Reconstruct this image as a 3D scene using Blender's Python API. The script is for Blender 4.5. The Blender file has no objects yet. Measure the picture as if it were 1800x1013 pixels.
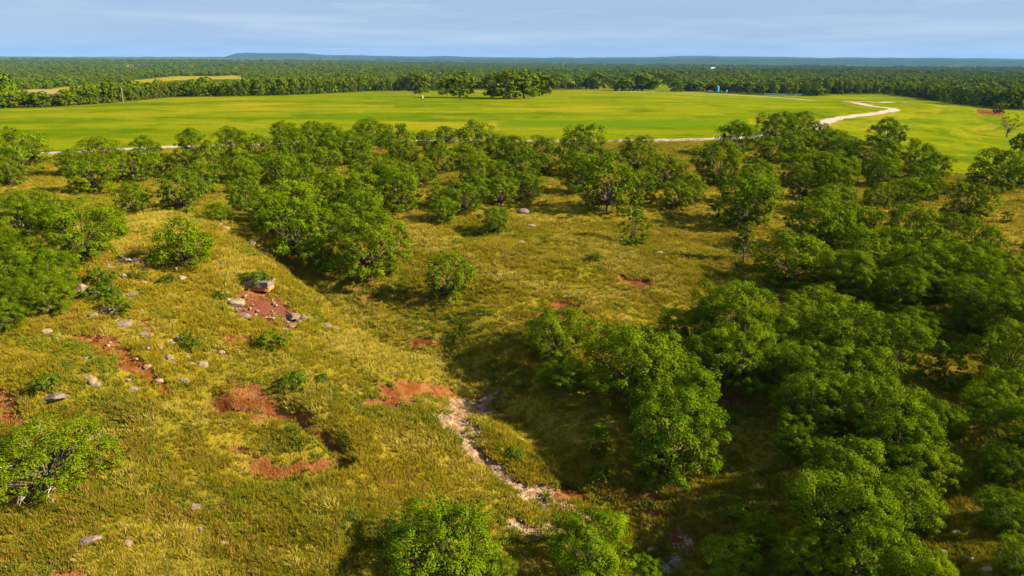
import bpy, bmesh, math, random
import numpy as np
from mathutils import Matrix, Vector

# ------------------------------------------------------------------ camera, world, sun, exposure
SC = bpy.context.scene
COL = SC.collection
rad = math.radians
F = 1300.0                     # focal length in pixels of the 1800 px wide photograph
PW, PH = 1800.0, 1013.0
CAMZ = 20.0
PITCH = math.atan(405.5 / F)
ROLL = rad(0.28)
cp, sp = math.cos(PITCH), math.sin(PITCH)
fw = np.array([0, cp, -sp]); r0 = np.array([1.0, 0, 0]); u0 = np.array([0, sp, cp])
RT = r0 * math.cos(ROLL) + u0 * math.sin(ROLL)
UP = u0 * math.cos(ROLL) - r0 * math.sin(ROLL)
cam = bpy.data.cameras.new('camera')
cam.sensor_width = 36; cam.lens = F / PW * 36; cam.clip_start = 0.1; cam.clip_end = 200000
camo = bpy.data.objects.new('camera', cam); COL.objects.link(camo)
camo.matrix_world = Matrix(((RT[0], UP[0], -fw[0], 0), (RT[1], UP[1], -fw[1], 0), (RT[2], UP[2], -fw[2], CAMZ), (0, 0, 0, 1)))
SC.camera = camo

SUN_AZ = 11.0      # degrees the shadows swing away from straight left
SUN_EL = 31.0
world = bpy.data.worlds.new('World'); SC.world = world; world.use_nodes = True
wn = world.node_tree; wn.nodes.clear()
sky = wn.nodes.new('ShaderNodeTexSky'); sky.sky_type = 'NISHITA'; sky.sun_disc = False
sky.sun_elevation = rad(SUN_EL); sky.sun_rotation = rad(90 + SUN_AZ)
sky.air_density = 1.0; sky.dust_density = 0.1; sky.ozone_density = 4.0; sky.altitude = 300
bg = wn.nodes.new('ShaderNodeBackground'); bg.inputs['Strength'].default_value = 0.05
wout = wn.nodes.new('ShaderNodeOutputWorld')
tc = wn.nodes.new('ShaderNodeTexCoord')
mp = wn.nodes.new('ShaderNodeMapping'); mp.inputs['Scale'].default_value = (2.2, 2.2, 30.0)
wno = wn.nodes.new('ShaderNodeTexNoise'); wno.inputs['Scale'].default_value = 1.1; wno.inputs['Detail'].default_value = 5; wno.inputs['Roughness'].default_value = 0.55
wra = wn.nodes.new('ShaderNodeMapRange'); wra.inputs[1].default_value = 0.45; wra.inputs[2].default_value = 0.75; wra.inputs[3].default_value = 0.88; wra.inputs[4].default_value = 1.0
wmx = wn.nodes.new('ShaderNodeMix'); wmx.data_type = 'RGBA'
wcl = wn.nodes.new('ShaderNodeMix'); wcl.data_type = 'RGBA'; wcl.inputs[6].default_value = (2.45, 3.3, 4.75, 1); wcl.inputs[7].default_value = (3.5, 4.2, 5.2, 1)
wst = wn.nodes.new('ShaderNodeTexNoise'); wst.inputs['Scale'].default_value = 1.7; wst.inputs['Detail'].default_value = 6; wst.inputs['Roughness'].default_value = 0.62
wsr = wn.nodes.new('ShaderNodeMapRange'); wsr.inputs[1].default_value = 0.46; wsr.inputs[2].default_value = 0.72
L = wn.links.new
L(mp.outputs[0], wst.inputs['Vector']); L(wst.outputs[0], wsr.inputs[0]); L(wsr.outputs[0], wcl.inputs[0]); L(wcl.outputs[2], wmx.inputs[7])
L(tc.outputs['Generated'], mp.inputs[0]); L(mp.outputs[0], wno.inputs['Vector']); L(wno.outputs[0], wra.inputs[0])
L(wra.outputs[0], wmx.inputs[0]); L(sky.outputs[0], wmx.inputs[6]); L(wmx.outputs[2], bg.inputs[0]); L(bg.outputs[0], wout.inputs[0])

sl = bpy.data.lights.new('sun', 'SUN'); sl.energy = 5.0; sl.angle = rad(0.5); sl.color = (1.0, 0.82, 0.56)
so = bpy.data.objects.new('sun', sl); COL.objects.link(so)
a_, e_ = rad(SUN_AZ), rad(SUN_EL)
ldir = Vector((-math.cos(a_) * math.cos(e_), math.sin(a_) * math.cos(e_), -math.sin(e_)))
so.rotation_euler = ldir.to_track_quat('-Z', 'Y').to_euler(); so.location = (60, -40, 80)
vs = SC.view_settings
vs.view_transform = 'Standard'; vs.look = 'None'; vs.gamma = 1.0; vs.use_curve_mapping = False; vs.exposure = 1.65
SC.render.engine = 'CYCLES'
cy = SC.cycles; cy.max_bounces = 5; cy.diffuse_bounces = 2; cy.glossy_bounces = 2; cy.transmission_bounces = 3; cy.volume_bounces = 0

# ------------------------------------------------------------------ maths helpers
rng = np.random.default_rng(11)
R = random.Random(5)

def h2(ix, iy, seed):
    v = (ix.astype(np.int64) * 374761393 + iy.astype(np.int64) * 668265263 + seed * 974634541) & 0xFFFFFFFF
    v = ((v ^ (v >> 13)) * 1274126177) & 0xFFFFFFFF
    v = (v ^ (v >> 16)) & 0xFFFF
    return v / 65535.0

def vnoise(x, y, seed=0):
    ix, iy = np.floor(x), np.floor(y)
    fx, fy = x - ix, y - iy
    fx = fx * fx * fx * (fx * (fx * 6 - 15) + 10); fy = fy * fy * fy * (fy * (fy * 6 - 15) + 10)
    a, b = h2(ix, iy, seed), h2(ix + 1, iy, seed)
    c, d = h2(ix, iy + 1, seed), h2(ix + 1, iy + 1, seed)
    return (a + (b - a) * fx) * (1 - fy) + (c + (d - c) * fx) * fy

def fbm(x, y, seed=0, o=3):
    s, a, t = 0, 1.0, 0
    for k in range(o):
        s = s + a * (vnoise(x, y, seed + k * 17) - 0.5); t += a; a *= 0.5; x = x * 2.03 + 5.1; y = y * 2.03 + 1.7
    return s / t

def ray(px, py):
    d = fw + RT * ((px - PW / 2) / F) - UP * ((py - PH / 2) / F)
    return d

def project(x, y, z):
    vx, vy, vz = x, y, z - CAMZ
    dep = vx * fw[0] + vy * fw[1] + vz * fw[2]
    dd = np.where(dep > 0.5, dep, 0.5)
    px = PW / 2 + F * (vx * RT[0] + vy * RT[1] + vz * RT[2]) / dd
    py = PH / 2 - F * (vx * UP[0] + vy * UP[1] + vz * UP[2]) / dd
    return np.where(dep > 0.5, px, -9e5), np.where(dep > 0.5, py, -9e5), dep

# ------------------------------------------------------------------ terrain height
CTRL = [(-300,1013,-4),(0,1013,-5),(300,1013,-5.5),(600,1013,-6.5),(900,1013,-8),(1180,1000,-9.3),(1500,1013,-7.5),(1800,1013,-5),(2100,1013,-4),
 (-300,880,-2),(0,900,-3.5),(250,900,-4),(450,900,-5),(700,880,-6),(900,880,-7.6),(1100,880,-8.4),(1400,880,-7.4),(1700,900,-5),(2100,880,-3.5),
 (-300,740,-.5),(0,740,-1),(250,740,-2),(470,745,-3.2),(700,760,-4.6),(830,740,-7.2),(1000,760,-7.4),(1300,760,-7),(1600,760,-5.2),(2000,760,-3),
 (-300,620,1),(0,620,.8),(200,620,.3),(400,620,-1),(600,640,-1.9),(700,660,-3.3),(780,620,-6.3),(900,660,-6),(1200,640,-5.7),(1500,620,-4.7),(1800,620,-3),
 (-300,500,2),(0,500,2),(200,480,1.8),(400,470,1),(520,480,.3),(560,475,-1.2),(600,520,-3.3),(640,500,-2.6),(700,560,-4.9),(800,540,-3.0),(850,470,-1.6),(1000,520,-2.8),(1200,520,-3.5),(1400,520,-4.0),(1800,500,-2.2),(2200,500,-2),
 (-200,400,2),(150,400,2),(400,390,1.7),(600,400,.3),(800,400,-.4),(1000,400,-.8),(1200,400,-1.9),(1500,400,-2.5),(1800,400,-2.2),
 (-200,300,1),(0,300,1),(400,300,.4),(800,300,-.2),(1200,300,-.5),(1600,300,-1.6),(1800,300,-3.2),
 (-200,230,0),(0,230,0),(400,230,0),(800,230,0),(1200,230,0),(1400,225,0.2),(1600,240,-1.2),(1800,240,-5),
 (-300,195,-1.5),(0,192,-1.2),(200,180,-.4),(500,170,0),(800,170,0),(1100,165,0),(1400,180,.4),(1530,180,.6),(1600,175,0),(1720,190,-3.2),(1800,196,-7)]
ca, cb, cz = [], [], []
def ab(x, y):
    return np.arctan2(x, y) * 1.5, np.log(np.maximum(np.hypot(x, y), 3.0))
for px, py, z in CTRL:
    d = ray(px, py); t = (z - CAMZ) / d[2]
    a, b = ab(d[0] * t, d[1] * t); ca.append(a); cb.append(b); cz.append(z)
for th in (-3.1, -2.4, -1.7, -1.1, 1.1, 1.7, 2.4, 3.1):
    for rr, z in ((25, -5), (90, -2), (220, -1)):
        ca.append(th * 1.5); cb.append(math.log(rr)); cz.append(z)
for th in np.linspace(-3.1, 3.1, 25):
    for rr, z in ((800, -11), (2000, -19), (6000, -40 if th > -.2 else -18), (15000, -42 if th > -.2 else -12), (30000, -30)):
        ca.append(th * 1.5); cb.append(math.log(rr)); cz.append(z)
for th in (-.5, -.3, -.1, .1, .3, .5):
    ca.append(th * 1.5); cb.append(math.log(520)); cz.append(-4 if th < .2 else -8)
for th in (0, 2, -2, 3): ca.append(th * 1.5); cb.append(math.log(8)); cz.append(-6)
ca, cb, cz = map(np.array, (ca, cb, cz))
D = np.hypot(ca[:, None] - ca[None], cb[:, None] - cb[None])
N = len(ca)
A = np.zeros((N + 1, N + 1)); A[:N, :N] = D - np.eye(N) * 0.02; A[N, :N] = 1; A[:N, N] = 1
W = np.linalg.solve(A, np.concatenate([cz, [0]]))

def base_h(x, y):
    x = np.atleast_1d(np.asarray(x, float)); y = np.atleast_1d(np.asarray(y, float))
    a, b = ab(x, y); out = np.full(a.shape, W[N])
    for i in range(N):
        out += W[i] * np.sqrt((a - ca[i]) ** 2 + (b - cb[i]) ** 2 + 0.003)
    r = np.hypot(x, y)
    k = np.clip((r - 600) / 1500, 0, 1)
    out += k * 7 * fbm(x / 900, y / 900, 3, 2) * 2
    return out

def hit(px, py, hf, tmax=9000.0):
    d = ray(px, py)
    t = np.geomspace(12, tmax, 900)
    g = CAMZ + d[2] * t - hf(d[0] * t, d[1] * t)
    idx = np.where(g < 0)[0]
    if len(idx) == 0: i = len(t) - 1; tt = t[-1]
    else:
        i = idx[0]
        if i == 0: tt = t[0]
        else:
            tf = np.linspace(t[i - 1], t[i], 24)
            gf = CAMZ + d[2] * tf - hf(d[0] * tf, d[1] * tf)
            j = np.argmax(gf < 0); tt = tf[j]
    return d[0] * tt, d[1] * tt

def polyw(pts): return [hit(px, py, base_h) for px, py in pts]
def pdist(x, y, pl):
    best = np.full(np.shape(x), 1e9)
    for (x0, y0), (x1, y1) in zip(pl[:-1], pl[1:]):
        dx, dy = x1 - x0, y1 - y0; L2 = dx * dx + dy * dy + 1e-9
        t = np.clip(((x - x0) * dx + (y - y0) * dy) / L2, 0, 1)
        best = np.minimum(best, np.hypot(x - x0 - t * dx, y - y0 - t * dy))
    return best
CARVE = [([(500,440),(560,495),(620,545),(690,585),(760,607),(830,650),(900,720),(960,770),(1020,840),(1090,900),(1180,985),(1230,1040)], -1.7, 2.4),
 ([(850,700),(800,738),(832,785),(900,845),(960,890),(1050,950)], -.4, 1.9),
 ([(370,706),(420,716),(470,722),(520,738),(552,752),(572,768)], -1.2, .95), ([(572,768),(600,795)], -.5, .8),
 ([(445,832),(500,832),(560,820),(590,815)], -1.3, .9),
 ([(500,838),(545,832)], -.5, .45),
 ([(240,744),(350,746),(470,752),(560,792)], .75, 1.5),
 ([(425,500),(475,502)], .55, 1.6),
 ([(455,545),(500,550)], -.35, 1.5),
 ([(640,560),(700,590)], -.4, .8),
 ([(660,700),(790,690)], -.35, 1.2),
 ([(960,545),(1030,545)], -.3, 1.0)]
CARVE = [(polyw(p), dz, w) for p, dz, w in CARVE]

def H(x, y):
    x = np.atleast_1d(np.asarray(x, float)); y = np.atleast_1d(np.asarray(y, float))
    h = base_h(x, y)
    r = np.hypot(x, y)
    near = np.clip((170 - r) / 60, 0, 1)
    m = r < 170
    if m.any():
        xm, ym = x[m], y[m]; s = np.zeros(xm.shape)
        jx = fbm(xm / 1.6, ym / 1.6, 71, 2) * 1.0; jy = fbm(xm / 1.6, ym / 1.6, 83, 2) * 1.0
        for pl, dz, w in CARVE:
            d = pdist(xm + jx, ym + jy, pl); s += dz * np.exp(-(d / w) ** 4 * .55 if w < 1.2 else -(d / w) ** 2)
        s += 2.5 * fbm(xm / 16, ym / 16, 5, 3) + .8 * fbm(xm / 5.5, ym / 5.5, 19, 2) + .36 * fbm(xm / 2.5, ym / 2.5, 9, 3)
        h[m] += s * near[m]
    return h
def H1(x, y): return float(H(x, y)[0])
def ground_at(px, py):
    x, y = hit(px, py, H); return x, y, H1(x, y)

# ------------------------------------------------------------------ node helpers / materials
def mat(name):
    m = bpy.data.materials.new(name); m.use_nodes = True
    nt = m.node_tree; nt.nodes.clear()
    return m, nt
class NB:
    def __init__(s, nt): s.nt = nt
    def n(s, t, **kw):
        nd = s.nt.nodes.new(t)
        for k, v in kw.items(): setattr(nd, k, v)
        return nd
    def l(s, a, b): s.nt.links.new(a, b)
    def noise(s, vec, scale, detail=3, rough=.55, dist=0):
        nd = s.n('ShaderNodeTexNoise'); nd.inputs['Scale'].default_value = scale; nd.inputs['Detail'].default_value = detail
        nd.inputs['Roughness'].default_value = rough; nd.inputs['Distortion'].default_value = dist
        if vec is not None: s.l(vec, nd.inputs['Vector'])
        return nd.outputs[0]
    def rng(s, v, a, b, c=0., d=1., smooth=True):
        nd = s.n('ShaderNodeMapRange'); nd.interpolation_type = 'SMOOTHSTEP' if smooth else 'LINEAR'
        nd.inputs[1].default_value = a; nd.inputs[2].default_value = b; nd.inputs[3].default_value = c; nd.inputs[4].default_value = d
        s.l(v, nd.inputs[0]); return nd.outputs[0]
    def mix(s, f, a, b, mode='MIX'):
        nd = s.n('ShaderNodeMix'); nd.data_type = 'RGBA'; nd.blend_type = mode
        for i, v in ((0, f), (6, a), (7, b)):
            if isinstance(v, (tuple, list)): nd.inputs[i].default_value = (*v[:3], 1)
            elif isinstance(v, (int, float)): nd.inputs[i].default_value = v
            else: s.l(v, nd.inputs[i])
        return nd.outputs[2]
    def math(s, op, a, b=None):
        nd = s.n('ShaderNodeMath'); nd.operation = op
        for i, v in ((0, a), (1, b)):
            if v is None: continue
            if isinstance(v, (int, float)): nd.inputs[i].default_value = v
            else: s.l(v, nd.inputs[i])
        return nd.outputs[0]
    def pos(s): return s.n('ShaderNodeNewGeometry').outputs['Position']
    def attr(s, name): nd = s.n('ShaderNodeAttribute'); nd.attribute_name = name; return nd.outputs['Fac']
    def mapv(s, vec, scale, rot=(0, 0, 0)):
        nd = s.n('ShaderNodeMapping'); nd.inputs['Scale'].default_value = scale; nd.inputs['Rotation'].default_value = rot; s.l(vec, nd.inputs[0]); return nd.outputs[0]
    def out(s, sh):
        o = s.n('ShaderNodeOutputMaterial'); s.l(sh, o.inputs['Surface'])
    def bsdf(s, col, rough=.8, spec=.2, normal=None):
        b = s.n('ShaderNodeBsdfPrincipled')
        if isinstance(col, tuple): b.inputs['Base Color'].default_value = (*col, 1)
        else: s.l(col, b.inputs['Base Color'])
        if isinstance(rough, (int, float)): b.inputs['Roughness'].default_value = rough
        else: s.l(rough, b.inputs['Roughness'])
        b.inputs['Specular IOR Level'].default_value = spec
        if normal is not None: s.l(normal, b.inputs['Normal'])
        return b.outputs[0]
    def bump(s, hgt, strength, dist=.1):
        b = s.n('ShaderNodeBump'); b.inputs['Strength'].default_value = strength; b.inputs['Distance'].default_value = dist
        s.l(hgt, b.inputs['Height']); return b.outputs[0]

def grass_colour(nb):
    p = nb.pos()
    n1 = nb.noise(p, .045, 3); n2 = nb.noise(p, .33, 3, .6); n3 = nb.noise(p, 1.7, 2); n4 = nb.noise(p, .12, 2)
    c = nb.mix(nb.rng(nb.math('ADD', nb.math('MULTIPLY', n1, .6), nb.math('MULTIPLY', n2, .4)), .40, .58), (.200, .200, .004), (.35, .280, .009))
    c = nb.mix(nb.rng(n2, .55, .72, 0, .8), c, (.43, .34, .05))
    c = nb.mix(nb.rng(n4, .56, .72, 0, .28), c, (.34, .19, .03))
    c = nb.mix(nb.rng(n3, .34, .5, .55, 0), c, (.075, .115, .010))
    return c, p, n3

# ground material
GM, nt = mat('ground_material'); nb = NB(nt)
gc, p, n3 = grass_colour(nb)
fine = nb.noise(p, 5.5, 3, .65)
gc = nb.mix(nb.rng(fine, .35, .65, .75, .35), gc, (.14, .105, .018))
# mown field
pf = nb.mapv(p, (.006, .035, 1), (0, 0, rad(-6)))
f1 = nb.noise(pf, 1.0, 4, .6); f2 = nb.noise(nb.mapv(p, (.02, .2, 1), (0, 0, rad(4))), 1.0, 4, .6); f3 = nb.noise(p, .9, 3)
fc = nb.mix(nb.rng(f1, .38, .6), (.100, .170, .001), (.205, .240, .002))
fc = nb.mix(nb.rng(f2, .56, .75, 0, .55), fc, (.36, .31, .03))
fc = nb.mix(nb.rng(f3, .3, .7, .3, 0), fc, (.08, .12, .005))
fc = nb.mix(nb.rng(nb.noise(p, .13, 4, .7), .52, .72, 0, .45), fc, (.25, .235, .012))
fc = nb.mix(nb.rng(nb.noise(p, .05, 4, .7), .48, .66, 0, .75), fc, (.07, .135, .002))
fc = nb.mix(nb.rng(nb.noise(nb.mapv(p, (.010, .022, 1)), 1.0, 5, .7), .50, .64, 0, .75), fc, (.29, .255, .010))
fc = nb.mix(nb.rng(nb.math('ADD', nb.attr('straw'), nb.math('MULTIPLY', nb.math('SUBTRACT', f2, .5), 2.4)), .45, 1.3, 0, .5), fc, (.34, .28, .03))
fc = nb.mix(nb.rng(nb.attr('lush'), .2, .8, 0, .75), fc, (.085, .18, .004))
col = nb.mix(nb.attr('field'), gc, fc)
# wooded far ground
wc = nb.mix(nb.noise(p, .02, 2), (.035, .055, .008), (.07, .09, .012))
wc = nb.mix(nb.rng(nb.noise(p, .0035, 4, .65), .50, .62), wc, (.20, .19, .015))
col = nb.mix(nb.attr('wood'), col, wc)
col = nb.mix(nb.attr('clear'), col, nb.mix(nb.attr('straw'), (.27, .245, .010), (.33, .265, .09)))
# soils
sn = nb.noise(p, 1.9, 5, .72); sn2 = nb.noise(p, .8, 3)
def soilmask(at, lo=.26, hi=.62):
    v = nb.math('ADD', nb.attr(at), nb.math('MULTIPLY', nb.math('ADD', nb.math('SUBTRACT', sn, .5), nb.math('SUBTRACT', sn2, .5)), 1.3)); return nb.rng(v, lo, hi)
bare = nb.math('MAXIMUM', nb.attr('soil'), nb.attr('chalk'))
col = nb.mix(nb.rng(bare, .10, .55, 0, .85), col, nb.mix(sn, (.10, .07, .018), (.17, .105, .03)))
red = nb.mix(nb.rng(sn2, .35, .65), (.155, .050, .013), (.25, .115, .038))
red = nb.mix(nb.rng(fine, .45, .7, 0, .4), red, (.09, .030, .014))
col = nb.mix(soilmask('soil'), col, red)
mar = nb.mix(sn, (.13, .042, .027), (.20, .075, .046))
col = nb.mix(soilmask('maroon', .45, .55), col, mar)
chk = nb.mix(nb.rng(sn, .40, .62), (.19, .11, .055), (.37, .28, .18))
col = nb.mix(soilmask('chalk'), col, chk)
lit = nb.mix(sn, (.10, .062, .022), (.20, .135, .04))
col = nb.mix(nb.math('MULTIPLY', soilmask('litter'), .8), col, lit)
hb = nb.math('ADD', nb.math('MULTIPLY', n3, .5), nb.math('MULTIPLY', fine, .5))
col = nb.mix(1.0, col, (.80, .80, .80), 'MULTIPLY')
gd = nb.n('ShaderNodeBsdfDiffuse'); nb.l(col, gd.inputs[0]); nb.l(nb.bump(hb, .9, .45), gd.inputs['Normal']); nb.out(gd.outputs[0])

# road
RM, nt = mat('gravel_material'); nb = NB(nt); p = nb.pos()
n = nb.noise(p, .5, 3); n2 = nb.noise(p, 6, 3)
rc = nb.mix(nb.rng(n, .35, .65), (.28, .24, .19), (.38, .34, .28))
rc = nb.mix(nb.rng(nb.math('ADD', nb.attr('edge'), nb.math('MULTIPLY', nb.math('SUBTRACT', nb.noise(p, .8, 4, .7), .5), 1.3)), .75, 1.05), rc, (.17, .18, .015))
nb.out(nb.bsdf(rc, .95, .05, nb.bump(n2, .4, .05)))

def leaf_mat(name, c0, c1, c2, trans=.11, vary=.55):
    m, nt = mat(name); nb = NB(nt); p = nb.pos()
    oi = nb.n('ShaderNodeObjectInfo').outputs['Random']
    g = nb.math('ADD', nb.math('MULTIPLY', nb.noise(p, .9, 2), .65), nb.math('MULTIPLY', nb.noise(p, .03, 2), .35))
    c = nb.mix(nb.rng(g, .38, .62), c0, c1)
    c = nb.mix(nb.rng(oi, 0, 1, 0, vary, False), c, c2)
    c = nb.mix(nb.rng(nb.math('FRACT', nb.math('MULTIPLY', oi, 7.31)), .55, 1, 0, .35, False), c, (.16, .20, .004))
    c = nb.mix(nb.rng(nb.noise(p, .011, 3), .40, .62, 0, .45), c, nb.mix(.5, c, (.045, .065, .008)))
    ri = nb.n('ShaderNodeNewGeometry').outputs['Random Per Island']
    c = nb.mix(nb.rng(ri, .3, 1, 0, .6, False), c, (.215, .265, .004)); c = nb.mix(nb.rng(ri, 0, .35, .75, 0, False), c, (.020, .055, .002))
    c = nb.mix(1.0, c, (.80, .82, .78), 'MULTIPLY')
    d = nb.n('ShaderNodeBsdfDiffuse'); nb.l(c, d.inputs[0]); d = d.outputs[0]
    t = nb.n('ShaderNodeBsdfTranslucent'); nb.l(nb.mix(1.0, c, (1.3, 1.2, .3), 'MULTIPLY'), t.inputs[0])
    ms = nb.n('ShaderNodeMixShader'); ms.inputs[0].default_value = trans; nb.l(d, ms.inputs[1]); nb.l(t.outputs[0], ms.inputs[2])
    nb.out(ms.outputs[0]); return m
LEAF = leaf_mat('oak_leaf_material', (.042, .105, .002), (.150, .228, .003), (.030, .080, .003))
LEAFY = leaf_mat('pale_leaf_material', (.10, .14, .006), (.16, .19, .008), (.09, .13, .006))
LEAFD = leaf_mat('cedar_leaf_material', (.045, .065, .010), (.085, .095, .012), (.06, .075, .01), .15)
LEAFS = leaf_mat('shrub_leaf_material', (.040, .095, .008), (.065, .13, .010), (.04, .09, .01))
def simple(name, c0, c1, scale, rough=.9, bump=.4, spec=.1):
    m, nt = mat(name); nb = NB(nt); p = nb.pos(); n = nb.noise(p, scale, 4, .6)
    nb.out(nb.bsdf(nb.mix(nb.rng(n, .35, .65), c0, c1), rough, spec, nb.bump(n, bump, .05))); return m
BARK = simple('bark_material', (.055, .040, .028), (.14, .11, .08), 6)
TWIG = simple('pale_twig_material', (.26, .23, .19), (.42, .38, .31), 5)
def rock_mat(name, a, b, c):
    m, nt = mat(name); nb = NB(nt); p = nb.pos(); n = nb.noise(p, 2.6, 5, .65); k = nb.noise(p, 7, 4, .6); s = nb.noise(nb.mapv(p, (1, 1, 6)), 2, 3)
    cc = nb.mix(nb.rng(n, .38, .62), a, b); cc = nb.mix(nb.rng(k, .55, .68, 0, .85), cc, c)
    nb.out(nb.bsdf(cc, .9, .12, nb.bump(nb.math('ADD', k, s), .7, .12))); return m
ROCKS = {'pale': rock_mat('pale_rock_material', (.19, .145, .095), (.28, .22, .145), (.10, .09, .06)),
         'grey': rock_mat('grey_rock_material', (.13, .10, .085), (.21, .165, .13), (.29, .25, .17)),
         'pink': rock_mat('pink_rock_material', (.21, .125, .085), (.29, .185, .125), (.14, .095, .08)),
         'dark': rock_mat('dark_rock_material', (.12, .085, .08), (.21, .155, .14), (.34, .30, .22))}
def grass_mat(name, gain=1.0):
    m, nt = mat(name); nb = NB(nt); c, p, n3 = grass_colour(nb)
    ri = nb.n('ShaderNodeObjectInfo').outputs['Random']
    c = nb.mix(nb.rng(ri, 0, 1, 0, .5, False), c, nb.mix(.5, c, (.44, .35, .035)))
    bl = nb.n('ShaderNodeNewGeometry').outputs['Random Per Island']
    c = nb.mix(nb.rng(bl, 0, .35, .6, 0, False), c, (.11, .085, .012)); c = nb.mix(nb.rng(bl, .7, 1, 0, .55, False), c, (.44, .38, .06))
    c = nb.mix(1.0, c, (gain, gain, gain), 'MULTIPLY')
    d = nb.n('ShaderNodeBsdfDiffuse'); nb.l(c, d.inputs[0])
    t = nb.n('ShaderNodeBsdfTranslucent'); nb.l(c, t.inputs[0])
    ms = nb.n('ShaderNodeMixShader'); ms.inputs[0].default_value = .35; nb.l(d.outputs[0], ms.inputs[1]); nb.l(t.outputs[0], ms.inputs[2])
    nb.out(ms.outputs[0]); return m
GRASS = grass_mat('grass_material', .86)
RUST = simple('rust_grass_material', (.34, .13, .03), (.50, .26, .06), 3)

def paint(name, c, rough=.4, metal=0.):
    m, nt = mat(name); nb = NB(nt); p = nb.pos(); n = nb.noise(p, 3, 3)
    s = nb.n('ShaderNodeBsdfPrincipled'); nb.l(nb.mix(nb.rng(n, .3, .7, 0, .25), c, tuple(v * .7 for v in c)), s.inputs['Base Color'])
    s.inputs['Roughness'].default_value = rough; s.inputs['Metallic'].default_value = metal; nb.out(s.outputs[0]); return m
P_WHITE = paint('white_paint', (.5, .5, .49)); P_DARK = paint('dark_paint', (.03, .035, .06), .25); P_TEAL = paint('teal_paint', (.03, .30, .28))
P_GLASS = paint('window_glass', (.02, .03, .035), .08); P_RUB = paint('rubber', (.02, .02, .02), .8); P_METAL = paint('grey_metal', (.45, .45, .45), .4, .6)
P_WOOD = simple('pole_wood', (.16, .13, .10), (.26, .22, .17), 4); P_NET = paint('green_mesh', (.02, .07, .065), .8); P_ROOF = paint('pale_roof', (.55, .50, .46), .5)
P_LAMP = paint('lamp_red', (.5, .03, .02), .3)

# ------------------------------------------------------------------ object helpers
def new_obj(name, me, parent=None):
    o = bpy.data.objects.new(name, me); COL.objects.link(o)
    if parent is not None: o.parent = parent
    return o
def tag(o, label, cat, group=None):
    o['label'] = label; o['category'] = cat
    if group: o['group'] = group
def empty(name, loc, rz=0, s=(1, 1, 1)):
    o = new_obj(name, None); o.location = loc; o.rotation_euler = (0, 0, rz); o.scale = s; o.empty_display_size = .3; return o
def mesh_np(name, v, faces, mats, smooth=False, mi=None):
    """v (n,3); faces (m,k) int array"""
    me = bpy.data.meshes.new(name); v = np.asarray(v, np.float32); faces = np.asarray(faces, np.int32)
    m, k = faces.shape
    me.vertices.add(len(v)); me.vertices.foreach_set('co', v.ravel())
    me.loops.add(m * k); me.loops.foreach_set('vertex_index', faces.ravel())
    me.polygons.add(m); me.polygons.foreach_set('loop_start', np.arange(0, m * k, k, dtype=np.int32))
    if smooth: me.polygons.foreach_set('use_smooth', np.ones(m, bool))
    for x in mats: me.materials.append(x)
    if mi is not None: me.polygons.foreach_set('material_index', np.asarray(mi, np.int32))
    me.update(calc_edges=True); return me
def mesh_bm(name, bm, mats, smooth=False):
    me = bpy.data.meshes.new(name); bm.to_mesh(me); bm.free()
    for x in mats: me.materials.append(x)
    if smooth: me.polygons.foreach_set('use_smooth', np.ones(len(me.polygons), bool))
    return me
def struct(o): o['kind'] = 'structure'; return o

# ------------------------------------------------------------------ ground sheet
rr = list(np.geomspace(.6, 18, 30)); x = 18.0
while x < 21000:
    st = .21 if x < 38 else x * .0055 if x < 130 else x * .012 if x < 700 else x * .045
    x += st; rr.append(x)
rr = np.array(rr)
dense = np.arange(-44, 44.01, .28); rest = np.arange(50, 310.1, 6.0)
th = np.radians(np.concatenate([dense, rest])); nth = len(th); nr = len(rr)
TH, RR = np.meshgrid(th, rr)
GX, GY = (RR * np.sin(TH)).ravel(), (RR * np.cos(TH)).ravel()
GZ = H(GX, GY)
PXv, PYv, DEP = project(GX, GY, GZ)
i0 = np.arange(nr - 1)[:, None] * nth; j = np.arange(nth)[None]; j1 = (j + 1) % nth
quads = np.stack([i0 + j, i0 + j1, i0 + nth + j1, i0 + nth + j], -1).reshape(-1, 4)[:, ::-1]
# (soil roughness is added to the vertex heights further down)
gme = mesh_np('ground', np.stack([GX, GY, GZ], 1), quads, [GM], True)
ground = struct(new_obj('ground', gme))

def inpoly(px, py, poly):
    c = np.zeros(np.shape(px), bool); n = len(poly)
    for i in range(n):
        x0, y0 = poly[i]; x1, y1 = poly[(i + 1) % n]
        k = ((y0 > py) != (y1 > py)) & (px < (x1 - x0) * (py - y0) / (y1 - y0 + 1e-12) + x0); c ^= k
    return c
def pxdist(px, py, pl): return pdist(px, py, pl)
FIELD = [(-700,330),(-300,292),(95,271),(300,261),(770,248),(900,248),(1260,246),(1330,232),(1440,222),(1500,240),(1560,262),(1640,300),(1800,322),(2400,380),
 (2400,240),(1800,195),(1740,192),(1640,178),(1560,167),(1440,168),(1330,168),(1200,161),(1100,160),(960,158),(760,160),(640,161),(500,168),(300,171),(200,181),(100,187),(0,191),(-300,196),(-700,205)]
CLEARS = [[(92,166),(100,154),(180,148),(270,138),(300,135),(430,133),(430,139),(300,142),(225,149),(215,156),(130,164)],
 [(20,160),(60,157),(135,158),(130,168),(20,166)],
 [(1000,157),(1002,143),(1062,141),(1085,146),(1085,158)],[(1140,160),(1140,144),(1205,143),(1205,160)],[(212,118),(216,114.5),(251,113.5),(246,117.5)],[(1150,110),(1118,108),(1116,112),(1145,113)],
 [(1615,127),(1618,124),(1640,124),(1640,127)],[(1740,130),(1745,127),(1790,127),(1790,130)],[(160,118.5),(160,117.5),(182,117.5),(182,118.5)]]
fld = inpoly(PXv, PYv, FIELD) & (DEP > 60) & (DEP < 900)
clr = np.zeros(len(GX), bool); strawf = np.zeros(len(GX))
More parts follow.
